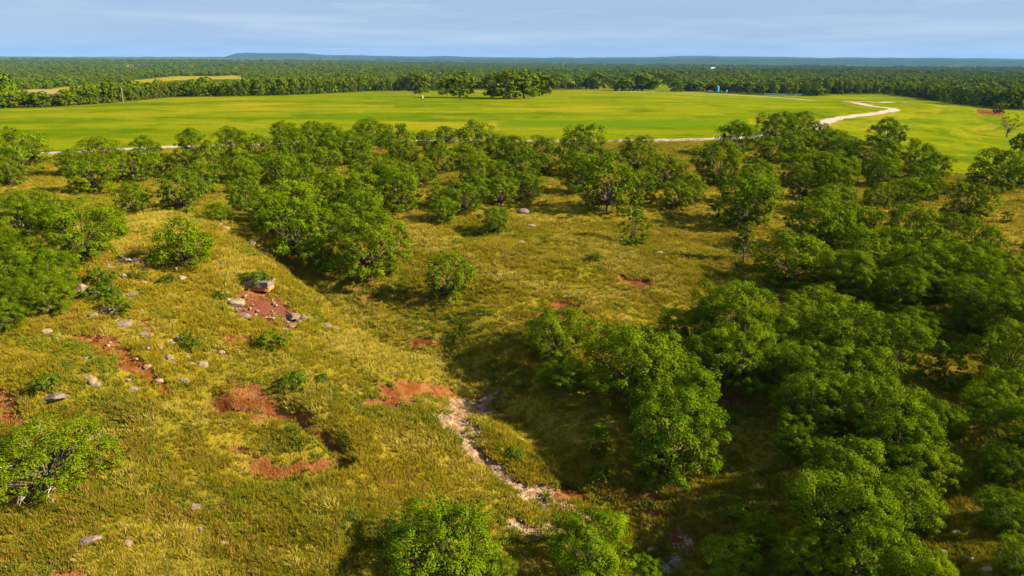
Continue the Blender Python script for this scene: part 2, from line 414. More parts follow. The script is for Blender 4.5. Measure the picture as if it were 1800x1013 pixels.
for k, c in enumerate(CLEARS):
    m = inpoly(PXv, PYv, c) & (DEP > 200)
    if k in (2, 3): fld |= m; continue
    clr |= m
    if k in (1, 4, 5): strawf[m] = 1
far = (RR.ravel() > 210) & ~fld & ~clr
SOILP = [([(150,592),(185,603)],7),([(185,603),(215,628)],9),([(215,628),(265,662)],8),([(0,700),(18,706)],14),([(0,735),(30,738)],9),
 ([(425,519),(470,520)],7),([(375,716),(400,704),(440,702),(465,722)],16),([(462,722),(520,738)],6),([(520,736),(535,728)],9),([(552,755),(585,785),(610,800)],5),
 ([(445,820),(470,838),(520,832)],11),([(520,822),(585,815)],6),([(405,784),(435,792)],3),([(670,690),(740,684),(790,690)],9),([(640,705),(700,712)],6),([(725,700),(690,695)],10),
 ([(965,538),(1030,545)],9),([(950,553),(985,556)],6),([(1035,572),(1070,578)],8),([(1280,690),(1300,700)],10),([(1350,725),(1390,740)],10),([(1095,495),(1135,498)],6),([(1370,528),(1400,532)],6),([(1365,680),(1380,684)],7),
 ([(915,872),(985,862),(1020,872)],9),([(985,870),(980,900)],8),([(730,603),(765,602)],5),([(400,595),(440,600)],5),([(245,568),(255,575)],6),([(245,600),(250,590)],3),([(90,1012),(140,1010)],8),
 ([(1110,868),(1170,880)],6),([(1130,900),(1180,905)],6),([(1190,940),(1215,965)],12),([(275,660),(290,690)],4),([(800,700),(830,740)],8),([(640,525),(660,520)],5),([(1500,700),(1530,720)],8),([(1640,900),(1640,930)],8)]
soil = np.zeros(len(GX)); nearv = RR.ravel() < 200
WX = fbm(GX / 1.7, GY / 1.7, 151, 4); WY = fbm(GX / 1.7, GY / 1.7, 171, 4)
def addmask(arr, items):
    for pl, w in items:
        w = w * 1.35
        d = pxdist(PXv[nearv] + WX[nearv] * (w + 8) * 2.2, PYv[nearv] + WY[nearv] * (w + 4) * 1.3, pl); arr[nearv] = np.maximum(arr[nearv], np.clip(1.15 - d / w * .62, 0, 1))
addmask(soil, SOILP)
maroon = np.zeros(len(GX)); addmask(maroon, [([(450,543),(478,548),(495,552)], 15)])
chalk = np.zeros(len(GX)); addmask(chalk, [([(795,720),(850,708)],13),([(795,735),(832,745)],20),([(805,750),(838,785)],17),([(835,785),(900,848)],11),([(900,848),(960,885)],8),([(985,880),(1060,930)],7),([(940,862),(972,860)],6),([(905,918),(950,935)],8),([(965,925),(980,920)],7),([(925,890),(960,895)],7),([(1195,930),(1215,945)],5)])
lit = np.zeros(len(GX)); strw = strawf.copy()
for pl, w in [([(500,206),(520,200),(640,196)],2.5),([(860,185),(920,186)],2.5),([(935,171),(1000,172)],3),([(760,206),(800,205)],2.5),([(980,205),(985,205)],3),([(600,186),(690,187)],3),([(870,203),(1120,206)],1.5),([(1228,187),(1240,187)],1.5),([(1110,204),(1140,204)],1.5),([(0,206),(120,200)],2)]:
    d = pxdist(PXv, PYv, pl); k = fld & (d < w * 1.5); strw[k] = np.maximum(strw[k], np.clip(1.1 - d[k] / w * .7, 0, 1))
lush = np.zeros(len(GX)); d = pxdist(PXv, PYv, [(880,220),(1000,218),(1260,216),(1310,212)]); lush[fld] = np.clip(1.1 - d[fld] / 11, 0, 1)
rd = pxdist(PXv, PYv, [(1720,196),(1760,200)]); kk = fld & (rd < 6); soil[kk] = np.clip(1.1 - rd[kk] / 6, 0, 1)
rough = np.maximum(np.maximum(soil, chalk), maroon) * (RR.ravel() < 120)
GZ2 = GZ - .22 * np.clip(rough * 1.4, 0, 1) + rough * .55 * fbm(GX / .9, GY / .9, 131, 3)
gme.vertices.foreach_set('co', np.stack([GX, GY, GZ2], 1).astype(np.float32).ravel()); gme.update()
for nm, arr in (('field', fld), ('clear', clr), ('wood', far), ('soil', soil), ('maroon', maroon), ('chalk', chalk), ('straw', strw), ('lush', lush), ('litter', lit)):
    at = gme.attributes.new(nm, 'FLOAT', 'POINT')
    if nm != 'litter': at.data.foreach_set('value', np.asarray(arr, np.float32))

# ------------------------------------------------------------------ gravel roads
def ribbon(name, pts, half, dens=6):
    P = [hit(px, py, base_h) for px, py in pts]; P = np.array(P)
    # Catmull-Rom
    Q = []
    E = np.vstack([2 * P[0] - P[1], P, 2 * P[-1] - P[-2]])
    for i in range(1, len(E) - 2):
        for t in np.linspace(0, 1, dens, endpoint=False):
            a, b, c, d = E[i - 1], E[i], E[i + 1], E[i + 2]
            Q.append(.5 * (2 * b + (c - a) * t + (2 * a - 5 * b + 4 * c - d) * t * t + (3 * b - a - 3 * c + d) * t ** 3))
    Q.append(P[-1]); Q = np.array(Q)
    T = np.gradient(Q, axis=0); T /= np.linalg.norm(T, axis=1)[:, None] + 1e-9; Nn = np.stack([-T[:, 1], T[:, 0]], 1)
    offs = np.linspace(-1, 1, 5); V = []
    for q, n_, k in zip(Q, Nn, range(len(Q))):
        hw = half * (1 + .18 * math.sin(k * 1.7) + .1 * math.sin(k * .6))
        for o in offs:
            x, y = q + n_ * o * hw; V.append((x, y, 0))
    V = np.array(V); V[:, 2] = H(V[:, 0], V[:, 1]) + .12 - .05 * np.abs(np.tile(offs, len(Q)))
    fs = [[i * 5 + k, i * 5 + k + 1, i * 5 + 6 + k, i * 5 + 5 + k] for i in range(len(Q) - 1) for k in range(4)]
    me = mesh_np(name, V, fs, [RM], True); at = me.attributes.new('edge', 'FLOAT', 'POINT'); at.data.foreach_set('value', np.abs(np.tile(offs, len(Q))).astype(np.float32))
    return struct(new_obj(name, me))
ribbon('gravel_road', [(-260,290),(-60,279),(95,270),(235,262),(300,259),(390,256),(600,250),(770,248),(880,248),(1000,249),(1100,248),(1200,246.5),(1260,245)], 2.7)
ribbon('gravel_road', [(1260,245),(1340,240),(1410,232),(1440,222),(1455,213),(1482,207),(1530,201),(1560,196.5),(1572,193),(1560,190),(1535,187.5),(1515,183.5),(1502,180.5),(1485,179.3)], 2.6)
ribbon('gravel_road', [(1480,179.2),(1520,179.4),(1560,179.8),(1590,180)], 2.6)
ribbon('gravel_road', [(1080,162.2),(1100,161.6),(1130,160.8),(1200,162.6),(1260,165.2),(1330,169.5),(1380,173),(1432,177)], 3.0)

# ------------------------------------------------------------------ tree prototypes (crown width 1)
def tube_np(pts, rads, sides=6):
    pts = np.asarray(pts, float); V = []; Fc = []
    for i, p in enumerate(pts):
        t = pts[min(i + 1, len(pts) - 1)] - pts[max(i - 1, 0)]; t /= np.linalg.norm(t) + 1e-9
        a = np.cross(t, [0.31, .9, .12]); a /= np.linalg.norm(a) + 1e-9; b = np.cross(t, a)
        for k in range(sides):
            an = 2 * math.pi * k / sides; V.append(p + (a * math.cos(an) + b * math.sin(an)) * rads[i])
    for i in range(len(pts) - 1):
        for k in range(sides):
            Fc.append([i * sides + k, i * sides + (k + 1) % sides, (i + 1) * sides + (k + 1) % sides, (i + 1) * sides + k])
    return np.array(V), np.array(Fc)
def join(parts):
    V, Fc, o = [], [], 0
    for v, f in parts: V.append(v); Fc.append(f + o); o += len(v)
    return np.vstack(V), np.vstack(Fc)
def unit(v): return v / (np.linalg.norm(v, axis=-1, keepdims=True) + 1e-9)

class Proto: pass
def make_tree(seed, kind, nbig, nsub, nleaf, leaf, m_leaf, twigs=0):
    g = np.random.default_rng(seed)
    # envelope: radii, crown centre height
    ez, czh = {'oak': (.44, .455), 'tall': (.56, .56), 'bush': (.29, .25), 'sapling': (.78, .72), 'cedar': (.70, .74), 'bare': (.48, .62), 'shrub': (.28, .24)}[kind]
    C = []; Rb = []
    for i in range(nbig):
        zz = 1 - 1.82 * (i + .5) / nbig if kind != 'cedar' else 1 - 1.9 * (i + .5) / nbig
        an = i * 2.39996 + g.uniform(-.5, .5); zz += g.uniform(-.15, .15); zz = max(min(zz, .98), -.9)
        s = math.sqrt(max(0, 1 - zz * zz))
        rad_ = g.uniform(.58, .92)
        if kind == 'cedar': s = (1 - zz) * .52; rad_ = g.uniform(.6, .95)
        if kind == 'bare': rad_ = g.uniform(.5, 1.0)
        C.append((math.cos(an) * s * rad_ * .5, math.sin(an) * s * rad_ * .5, czh + zz * rad_ * ez * .95))
        Rb.append(g.uniform(.105, .19) * (1.15 if zz > .2 else .9) * (.8 if kind in ('cedar', 'sapling', 'bare') else 1))
    for i in range(max(2, nbig // 6)):      # ragged outliers
        an = g.uniform(0, 6.28); zz = g.uniform(-.5, .6); s = math.sqrt(1 - zz * zz)
        if kind == 'cedar': continue
        C.append((math.cos(an) * s * .47, math.sin(an) * s * .47, czh + zz * ez * .98)); Rb.append(g.uniform(.05, .09))
    if kind in ('oak', 'tall', 'sapling'):      # low skirt of branches
        for i in range(9 if nbig > 14 else 6):
            an = i * 2.39996 + g.uniform(-.4, .4); q = g.uniform(.22, .40); C.append((math.cos(an) * q, math.sin(an) * q, g.uniform(.10, .22) * (1 if kind == 'oak' else 1.2))); Rb.append(g.uniform(.09, .145))
    C = np.array(C); Rb = np.array(Rb); C[:, 2] = np.maximum(C[:, 2], .10)
    # asymmetry
    C[:, 0] *= g.uniform(.88, 1.1); C[:, 1] *= g.uniform(.88, 1.1)
    c_all, n_all = [], []
    for c, rb in zip(C, Rb):
        ns = max(3, int(nsub * (rb / .15) ** 2))
        d = unit(g.normal(size=(ns, 3)) + np.array([0, 0, .35])); sc = c + d * rb * g.uniform(.8, 1.12, (ns, 1)) * np.array([1.1, 1.1, .8])
        rs = rb * g.uniform(.34, .56, ns)
        for q, r_ in zip(sc, rs):
            nl = int(nleaf * g.uniform(.7, 1.3))
            dd = unit(g.normal(size=(nl, 3)) + np.array([0, 0, .55]))
            pp = q + dd * r_ * g.uniform(.55, 1.06, (nl, 1)) * np.array([1.1, 1.1, .8])
            nn = unit(dd * .8 + unit(q - c) * .45 + g.normal(size=(nl, 3)) * .26 + np.array([0, 0, .22]))
            c_all.append(pp); n_all.append(nn)
    c_all = np.vstack(c_all); n_all = np.vstack(n_all)
    keep = np.ones(len(c_all), bool)                 # drop leaves deep inside
    for c, rb in zip(C, Rb):
        keep &= np.linalg.norm((c_all - c) / np.array([1, 1, .85]), axis=1) > rb * .68
    keep &= c_all[:, 2] > .02
    if kind not in ('sapling', 'cedar', 'bare', 'tall'):
        keep &= ~((np.hypot(c_all[:, 0], c_all[:, 1]) < .2) & (np.abs(c_all[:, 2] - czh + .05) < ez * .4))
    c_all, n_all = c_all[keep], n_all[keep]
    nl = len(c_all)
    t1 = unit(np.cross(n_all, unit(g.normal(size=(nl, 3))))); t2 = np.cross(n_all, t1)
    la = leaf * g.uniform(.65, 1.3, (nl, 1)); lb = la * g.uniform(.5, .8, (nl, 1))
    V = np.stack([c_all - t1 * la, c_all + t2 * lb + t1 * la * .15, c_all + t1 * la, c_all - t2 * lb + t1 * la * .15], 1).reshape(-1, 3)
    Fc = np.arange(nl * 4).reshape(-1, 4)
    P = Proto(); P.cz = czh; P.kind = kind; P.count = nl
    P.crown = mesh_np('crown', V, Fc, [m_leaf])
    # trunk and limbs
    lean = g.uniform(-.04, .04, 2); top = czh * .62 if kind not in ('cedar', 'sapling', 'tall') else czh * 1.25
    tr = .028 if kind not in ('sapling', 'shrub') else .018
    tp = [(0, 0, -.06), (lean[0] * .3, lean[1] * .3, top * .3), (lean[0], lean[1], top * .65), (lean[0] * 1.3, lean[1] * 1.3, top)]
    P.trunk = mesh_np('trunk', *tube_np(tp, [tr * 1.35, tr, tr * .8, tr * .5], 7), [BARK], True)
    parts = []
    for c, rb in zip(C, Rb):
        s = np.array(tp[2]) * g.uniform(.55, 1.15); s[2] = min(s[2], c[2] + .05)
        mid = (s + c) / 2 + g.normal(size=3) * .02 + np.array([0, 0, -.02])
        parts.append(tube_np([s, mid, c, c + unit(c - s) * rb * .5], [tr * .45, tr * .3, tr * .17, tr * .05], 4))
    P.limbs = mesh_np('limbs', *join(parts), [BARK], True)
    P.twigs = []
    for i in range(twigs):
        c = C[g.integers(0, nbig)]; d = unit(c - np.array([0, 0, czh * .5]) + g.normal(size=3) * .12)
        a = c + d * .03; b = c + d * .13 + g.normal(size=3) * .012; e = b + d * .04 + g.normal(size=3) * .025; parts = []
        parts += [tube_np([a, (a + b) / 2 + g.normal(size=3) * .012, b, e], [.005, .004, .0028, .001], 4)]
        for k in range(3):
            s = a + (b - a) * g.uniform(.4, 1); parts.append(tube_np([s, s + unit(d + g.normal(size=3) * .7) * .035, s + unit(d + g.normal(size=3) * .6) * .065], [.003, .002, .001], 4))
        P.twigs.append(mesh_np('bare_twig', *join(parts), [TWIG], True))
    return P
PR = {}
PR['oak_near'] = [make_tree(100 + i, 'oak', 28, 10, 130, .0100, LEAF, 1) for i in range(5)]
PR['oak_mid'] = [make_tree(200 + i, 'oak', 24, 9, 62, .0150, LEAF) for i in range(6)]
PR['oak_far'] = [make_tree(300 + i, 'tall', 20, 9, 24, .036, LEAF) for i in range(5)]
PR['pale_far'] = [make_tree(350 + i, 'tall', 18, 8, 22, .036, LEAFY) for i in range(3)]
PR['bush_near'] = [make_tree(400, 'bush', 30, 10, 90, .0092, LEAF, 14)]
PR['bush_mid'] = [make_tree(410 + i, 'bush', 22, 10, 48, .0145, LEAF) for i in range(2)]
PR['sapling'] = [make_tree(420 + i, 'sapling', 22, 10, 54, .020, LEAF) for i in range(3)]
PR['cedar'] = [make_tree(430, 'cedar', 34, 9, 16, .025, LEAFD)]
PR['bare'] = [make_tree(440 + i, 'bare', 16, 5, 7, .030, LEAFY) for i in range(2)]
PR['shrub'] = [make_tree(450 + i, 'shrub', 14, 8, 40, .024, LEAFS) for i in range(4)]

def place_crown(px, py, w, czk):
    """ground point where a crown of that apparent width and centre stands"""
    d = ray(px, py); t = np.geomspace(10, 5000, 1600)
    x, y = d[0] * t, d[1] * t; g = CAMZ + d[2] * t - H(x, y) - czk * w * t / F
    idx = np.where(g < 0)[0]; tt = t[idx[0]] if len(idx) else t[-1]
    x, y = d[0] * tt, d[1] * tt
    return x, y, H1(x, y), w * tt / F, tt
TREES = []
cnt = [0]
def add_tree(name, proto, loc, w, label, cat, group=None, sz=1.0, rz=None):
    cnt[0] += 1
    o = empty(name, loc, R.uniform(0, 6.283) if rz is None else rz, (w, w, w * sz))
    for nm, me in (('trunk', proto.trunk), ('limbs', proto.limbs), ('crown', proto.crown), *[('bare_twig', t_) for t_ in proto.twigs]):
        new_obj(nm, me, o)
    tag(o, label, cat, group); TREES.append((loc[0], loc[1], w)); return o
ORD = ['first', 'second', 'third', 'fourth', 'fifth', 'sixth', 'seventh', 'eighth', 'ninth', 'tenth', 'eleventh', 'twelfth', 'thirteenth', 'fourteenth', 'fifteenth', 'sixteenth']

WOODS = [
 ('at the far left edge, on the rim of the field', [(34,268,84),(10,302,60),(161,305,85),(124,285,55),(174,265,65)]),
 ('in the road-side row left of the dense wood', [(228,291,70),(258,262,56),(278,288,58),(335,252,58),(322,285,52),(369,278,62),(352,315,66)]),
 ('among the clumps above the rocky slope', [(235,348,68),(318,335,82),(430,345,66),(412,291,64)]),
 ('in the wood at the left edge beside the rocks', [(33,380,100),(134,408,130),(77,378,80),(27,445,88),(84,475,95),(20,500,75),(77,517,88),(5,555,66),(-40,420,100),(-45,500,100),(190,395,60)]),
 ('in the back row of the central wood beside the field', [(409,248,54),(446,261,60),(500,229,40),(513,261,66),(554,238,54),(584,248,54),(620,262,66),(650,238,62),(700,250,60),(748,243,32),(785,237,40),(832,240,64),(875,262,58)]),
 ('in the middle row of the central wood', [(493,295,72),(564,288,72),(650,300,75),(711,275,62),(694,308,70),(768,278,62),(748,304,60),(815,277,60),(842,303,66),(885,310,56),(919,290,70)]),
 ('along the front of the central wood above the draw', [(475,372,74),(513,355,105),(520,400,108),(587,342,70),(630,338,82),(634,375,82),(701,338,76),(590,392,70),(560,452,62),(650,437,132)]),
 ('in the scattered clump ending the central wood', [(775,345,46),(778,372,50),(818,348,70),(848,332,52),(882,338,60),(929,330,60),(872,388,52)]),
 ('in the wood right of the grassy gap', [(952,262,54),(956,290,44),(1030,268,90),(1018,305,72),(1070,322,106),(1124,272,68),(1124,330,64),(1170,302,78),(1190,345,64)]),
 ('in the right wood nearest the winding road', [(1300,243,64),(1367,224,62),(1408,222,54),(1357,262,64),(1400,258,68),(1436,240,46),(1455,256,68),(1485,268,56),(1562,238,68),(1535,274,84),(1612,276,58),(1646,293,54)]),
 ('in the middle of the right wood', [(1264,290,86),(1336,305,60),(1414,292,78),(1468,298,68),(1552,302,62),(1620,310,54),(1213,335,60),(1334,330,66),(1414,324,64),(1468,322,68)]),
 ('along the front of the right wood', [(1311,358,112),(1468,352,74),(1435,394,104),(1487,387,66),(1522,386,56),(1388,457,118),(1545,346,58),(1592,336,64),(1630,332,50)]),
 ('in the grove before the right-hand pasture', [(1596,397,88),(1676,390,44),(1713,430,84),(1636,437,88),(1569,437,84),(1519,437,80),(1478,414,70),(1764,470,76)]),
 ('deep in the shaded grove on the right', [(1535,460,88),(1620,472,102),(1686,462,88),(1720,486,84),(1653,502,88),(1703,524,92),(1785,515,70),(1586,508,84),(1520,503,80),(1840,540,100),(1840,450,90)]),
 ('in the clump right of the gully', [(1285,560,140),(1435,555,112),(1300,628,126),(1485,592,140),(1575,612,118),(1435,620,104),(1510,655,130),(1215,578,104),(1345,585,104),(1255,625,96),(1375,640,90),(1610,575,80)]),
 ('in the thin row at the right edge', [(1777,622,124),(1775,692,96),(1748,720,96),(1776,816,88),(1769,900,96),(1850,760,130),(1700,560,60)]),
 ('in the big leafy mass at lower right', [(1437,706,128),(1555,721,144),(1403,772,90),(1590,775,132),(1625,826,112),(1488,832,146),(1488,902,170),(1592,893,122),(1660,740,80),(1400,705,90)]),
 ('along the bottom right corner of the woods', [(1420,982,100),(1539,985,150),(1285,985,100),(1335,934,66),(1620,1010,110),(1800,985,90)]),
]
SPECIAL = [
 ('bush_near', 78, 812, 195, .92, 'big spreading oak bush with bare pale twigs at the left edge', 'bush'),
 ('oak_near', 776, 965, 190, .85, 'bright green oak at the bottom edge left of the white wash', 'tree'),
 ('oak_near', 868, 1000, 70, .9, 'small oak tucked behind the bright oak at the bottom edge', 'tree'),
 ('oak_near', 1040, 962, 150, .9, 'round bright green oak at the bottom edge below the white wash', 'tree'),
 ('oak_near', 1135, 1003, 62, .8, 'small low oak beside the boulders at the bottom edge', 'tree'),
 ('oak_near', 1112, 640, 172, 1.0, 'large oak leaning over the gully, crown brightest on its right', 'tree'),
 ('oak_near', 1190, 695, 140, 1.0, 'oak behind the rounded oak in the gully clump', 'tree'),
 ('oak_near', 1185, 765, 162, 1.05, 'big rounded oak at the front of the gully clump', 'tree'),
 ('oak_near', 979, 588, 110, 1.0, 'dark oak with white twigs standing left of the gully clump', 'tree'),
 ('sapling', 1050, 772, 44, 1.0, 'slim upright young oak in front of the gully shade', 'tree'),
 ('sapling', 1128, 760, 36, .9, 'thin sapling between the slim young oak and the rounded oak', 'tree'),
 ('oak_near', 990, 655, 84, .7, 'shaded low oak under the dark oak by the gully', 'tree'),
 ('sapling', 1665, 640, 66, .95, 'tall narrow oak standing alone in the shade on the right', 'tree'),
 ('oak_mid', 791, 489, 94, .95, 'lone round oak casting a shadow on the open grass', 'tree'),
 ('sapling', 1117, 394, 58, .95, 'lone upright oak on the open slope, shadow to its left', 'tree'),
 ('bush_mid', 322, 437, 118, 1.1, 'low wide oak bush on top of the rocky slope', 'bush'),
 ('cedar', 1311, 424, 58, .95, 'olive brown cedar in front of the right wood', 'tree'),
 ('oak_mid', 1752, 302, 88, .9, 'wide dark oak at the right edge of the pasture', 'tree'),
 ('oak_mid', 1793, 310, 50, .9, 'oak cut by the right edge beside the wide dark oak', 'tree'),
 ('oak_mid', 1700, 354, 82, .95, 'round oak standing alone in the right-hand pasture', 'tree'),
 ('sapling', 1771, 381, 20, .8, 'tiny young tree alone in the right-hand pasture', 'tree'),
 ('bare', 1774, 216, 40, 1.0, 'thin half bare tree on the right-hand slope of the field', 'tree'),
 ('oak_far', 1800, 250, 36, .9, 'dark tree cut by the right edge on the field slope', 'tree'),
 ('pale_far', 1757, 190, 22, .8, 'small pale tree by the red earth patch on the far right', 'tree'),
 ('bush_mid', 384, 376, 50, 1.1, 'small green bush at the corner of the central wood', 'bush'),
]
for phrase, lst in WOODS:
    res = sorted(lst)
    vis = [t for t in res if 0 <= t[0] <= 1800]
    for t in res:
        px, py, w = t
        sz_ = R.uniform(.84, 1.06); x, y, z, ww, tt = place_crown(px, py, w * 1.0, .455 * sz_)
        ww = min(ww, 11.5)
        kind = 'oak_near' if tt < 78 else 'oak_mid'
        size = 'small' if ww < 5.2 else 'big' if ww > 8 else 'mid-sized'
        if t in vis:
            k = vis.index(t); nme = 'leftmost' if k == 0 else 'rightmost' if k == len(vis) - 1 else ORD[k] + ' from left'
        else: nme = 'beyond the frame, ' + ('upper' if py == min(q[1] for q in res if q not in vis) else 'lower')
        add_tree('oak_tree', R.choice(PR[kind]), (x, y, z - .05), ww, f'{size} oak, {nme}, {phrase}', 'tree', 'oaks ' + phrase, sz_)
FILL = [([(400,255),(900,255),(940,300),(880,325),(740,320),(700,360),(640,400),(560,400),(470,370),(400,320)], 5, 'filling the inside of the central wood'),
 ([(1200,290),(1300,260),(1500,262),(1560,290),(1600,310),(1480,345),(1400,420),(1360,400),(1240,350)], 0, 'filling the inside of the right wood'),
 ([(1480,400),(1640,420),(1760,450),(1800,560),(1640,540),(1500,500),(1440,450)], 2, 'filling the shaded grove on the right'),
 ([(1400,700),(1560,700),(1640,830),(1620,980),(1420,960),(1420,800)], 0, 'filling the leafy mass at lower right'),
 ([(1250,560),(1440,550),(1580,610),(1540,680),(1400,660),(1280,640)], 2, 'filling the clump right of the gully')]
USED = [t for _, l_ in WOODS for t in l_]
for poly, n_, phrase in FILL:
    new = []; xs_ = [q[0] for q in poly]; ys_ = [q[1] for q in poly]
    for _ in range(4000):
        if len(new) >= n_: break
        px, py = R.uniform(min(xs_), max(xs_)), R.uniform(min(ys_), max(ys_))
        if not inpoly(np.array([px]), np.array([py]), poly)[0]: continue
        w = np.interp(py, [250, 330, 430, 560, 750, 950], [58, 70, 84, 108, 125, 140]) * R.uniform(.85, 1.1)
        if any(math.hypot(px - a, (py - b) * 1.5) < .42 * (w + c) * .62 for a, b, c in USED): continue
        new.append((px, py, w)); USED.append((px, py, w))
    for k, (px, py, w) in enumerate(sorted(new)):
        x, y, z, ww, tt = place_crown(px, py, w, .455); nme = 'leftmost' if k == 0 else 'rightmost' if k == len(new) - 1 else (ORD[k] if k < 16 else ['seventeenth','eighteenth','nineteenth','twentieth','twenty-first','twenty-second'][k - 16]) + ' from left'
        add_tree('oak_tree', R.choice(PR['oak_near' if tt < 78 else 'oak_mid']), (x, y, z - .05), min(ww, 11), f'oak, {nme} of the trees {phrase}', 'tree', 'oaks ' + phrase, R.uniform(.85, 1.1))
for kind, px, py, w, sz, label, cat in SPECIAL:
    pr = R.choice(PR[kind]); x, y, z, ww, tt = place_crown(px, py, w, pr.cz * sz)
    add_tree({'cedar': 'cedar_tree', 'bush_near': 'oak_bush', 'bush_mid': 'oak_bush', 'sapling': 'young_oak', 'bare': 'thin_tree'}.get(kind, 'oak_tree'), pr, (x, y, z - .05), ww, label, cat, None, sz)

# trees standing in and round the field: (base x, base y, width px, top y, kind, label)
FT = [(738,166,34,131,'pale_far','slender tree standing leftmost in the field, shadow at its foot'),
 (808,172,48,128,'oak_far','wide tree in the field left of the tall clump'),
 (865,172,30,133,'pale_far','thin pinkish tree at the left of the tall field clump'),
 (893,174,44,128,'pale_far','tall pale green tree in the middle of the field clump'),
 (921,173,46,125,'oak_far','tallest dark green tree of the field clump'),
 (948,169,38,130,'oak_far','tree ending the field clump on its right'),
 (778,167,16,158,'oak_far','small bush on the grass left of the wide field tree'),
 (1052,157,36,131,'oak_far','dark tree on the lawn beyond the far road'),
 (1093,161,34,136,'oak_far','round tree at the start of the far gravel road'),
 (1128,160,50,128,'oak_far','dark spreading tree right of the round one on the far road'),
 (1030,156,40,134,'oak_far','low dark tree left of the lawn beyond the field'),
 (982,155,32,132,'oak_far','dark tree right behind the field clump'),
 (1152,149,20,123,'pale_far','slim pale tree on the far lawn, left one of the row'),
 (1166,150,18,127,'pale_far','slim pale tree on the far lawn, middle of the row'),
 (1183,150,20,127,'pale_far','slim pale tree on the far lawn, right one of the row'),
 (1190,162,20,142,'oak_far','small dark tree beside the far gravel road'),
 (1219,160,34,140,'oak_far','dark tree behind the parked dark vehicle'),
 (1242,158,30,141,'oak_far','dark tree behind the parked white truck'),
 (1280,162,28,142,'pale_far','yellow green tree right of the teal tank'),
 (1305,163,28,144,'oak_far','round tree at the end of the gravel parking area'),
 (1386,167,22,144,'pale_far','yellow green tree in front of the dark far treeline'),
 (1437,169,20,152,'oak_far','small round tree at the hill crest before the dark treeline'),]
for bx, by, w, ty, kind, label in FT:
    x, y, z = ground_at(bx, by); dist = project(np.array(x), np.array(y), np.array(z))[2]
    ww = w * 1.2 * dist / F; hh = (by - ty) * dist / F; pr = R.choice(PR[kind]); top = pr.cz + .55
    add_tree('field_tree' if w > 17 else 'field_bush', pr, (x, y, z - .05), ww, label, 'tree' if w > 17 else 'bush', None, hh / (ww * top) if ww > 0 else 1)

def treeline(path, tops, step, label, group, jit, seed):
    g = random.Random(seed); xs = [p[0] for p in path]; x = xs[0]
    while x < xs[-1]:
        by = np.interp(x, xs, [p[1] for p in path]); ty = np.interp(x, [p[0] for p in tops], [p[1] for p in tops]) + g.uniform(-4, 5)
        X, Y, Z = ground_at(x, by + g.uniform(-.6, .3))
        X += g.uniform(-1, 1); Y += jit * g.uniform(.7, 1.3); Z = H1(X, Y)
        _, by2, dist = project(np.array(X), np.array(Y), np.array(Z)); hh = max(5.0, (float(by2) - ty) * dist / F); hh = min(hh, 15)
        kind = 'pale_far' if g.random() < .18 else 'oak_far'; pr = g.choice(PR[kind]); ww = g.uniform(5.5, 9.0)
        seg = 'left' if x < xs[0] + (xs[-1] - xs[0]) * .3 else 'middle' if x < xs[0] + (xs[-1] - xs[0]) * .65 else 'right'
        add_tree('treeline_tree', pr, (X, Y, Z - .05), ww, ('pale yellow-green ' if kind == 'pale_far' else 'dark green ') + label.replace('PART', seg), 'tree', group, hh / (ww * (pr.cz + .55)))
        x += step * g.uniform(.75, 1.3)
LP = [(-8,191),(100,187),(200,181),(300,171),(400,170),(500,168.5),(600,164),(650,161),(770,160)]
LT = [(-8,160),(90,163),(125,158),(140,147),(200,140),(240,142),(300,146),(430,146),(445,137),(760,133)]
treeline(LP, LT, 19, 'tree in the PART part of the treeline at the field\'s left far edge', 'treeline at the left far edge of the field', 0, 1)
#treeline(LP, LT, 25, 'one of the trees behind the first row left of the field', 'second row of the left treeline', 11, 2)
RP = [(1320,166),(1440,166),(1560,166.5),(1640,177),(1740,191),(1810,194)]
RTp = [(1320,146),(1440,143),(1560,146),(1640,150),(1740,155),(1810,158)]
treeline(RP, RTp, 17, 'tree in the PART part of the treeline at the field\'s right far edge', 'treeline at the right far edge of the field', 7, 3)
#treeline(RP, RTp, 24, 'one of the trees behind the first row right of the field', 'second row of the right treeline', 17, 4)
treeline([(955,158),(1210,157),(1330,164)], [(955,136),(1210,140),(1330,145)], 22, 'tree behind the far lawn and parking, PART part of the row', 'trees beyond the far lawn', 26, 5)
print('TREES', cnt[0])

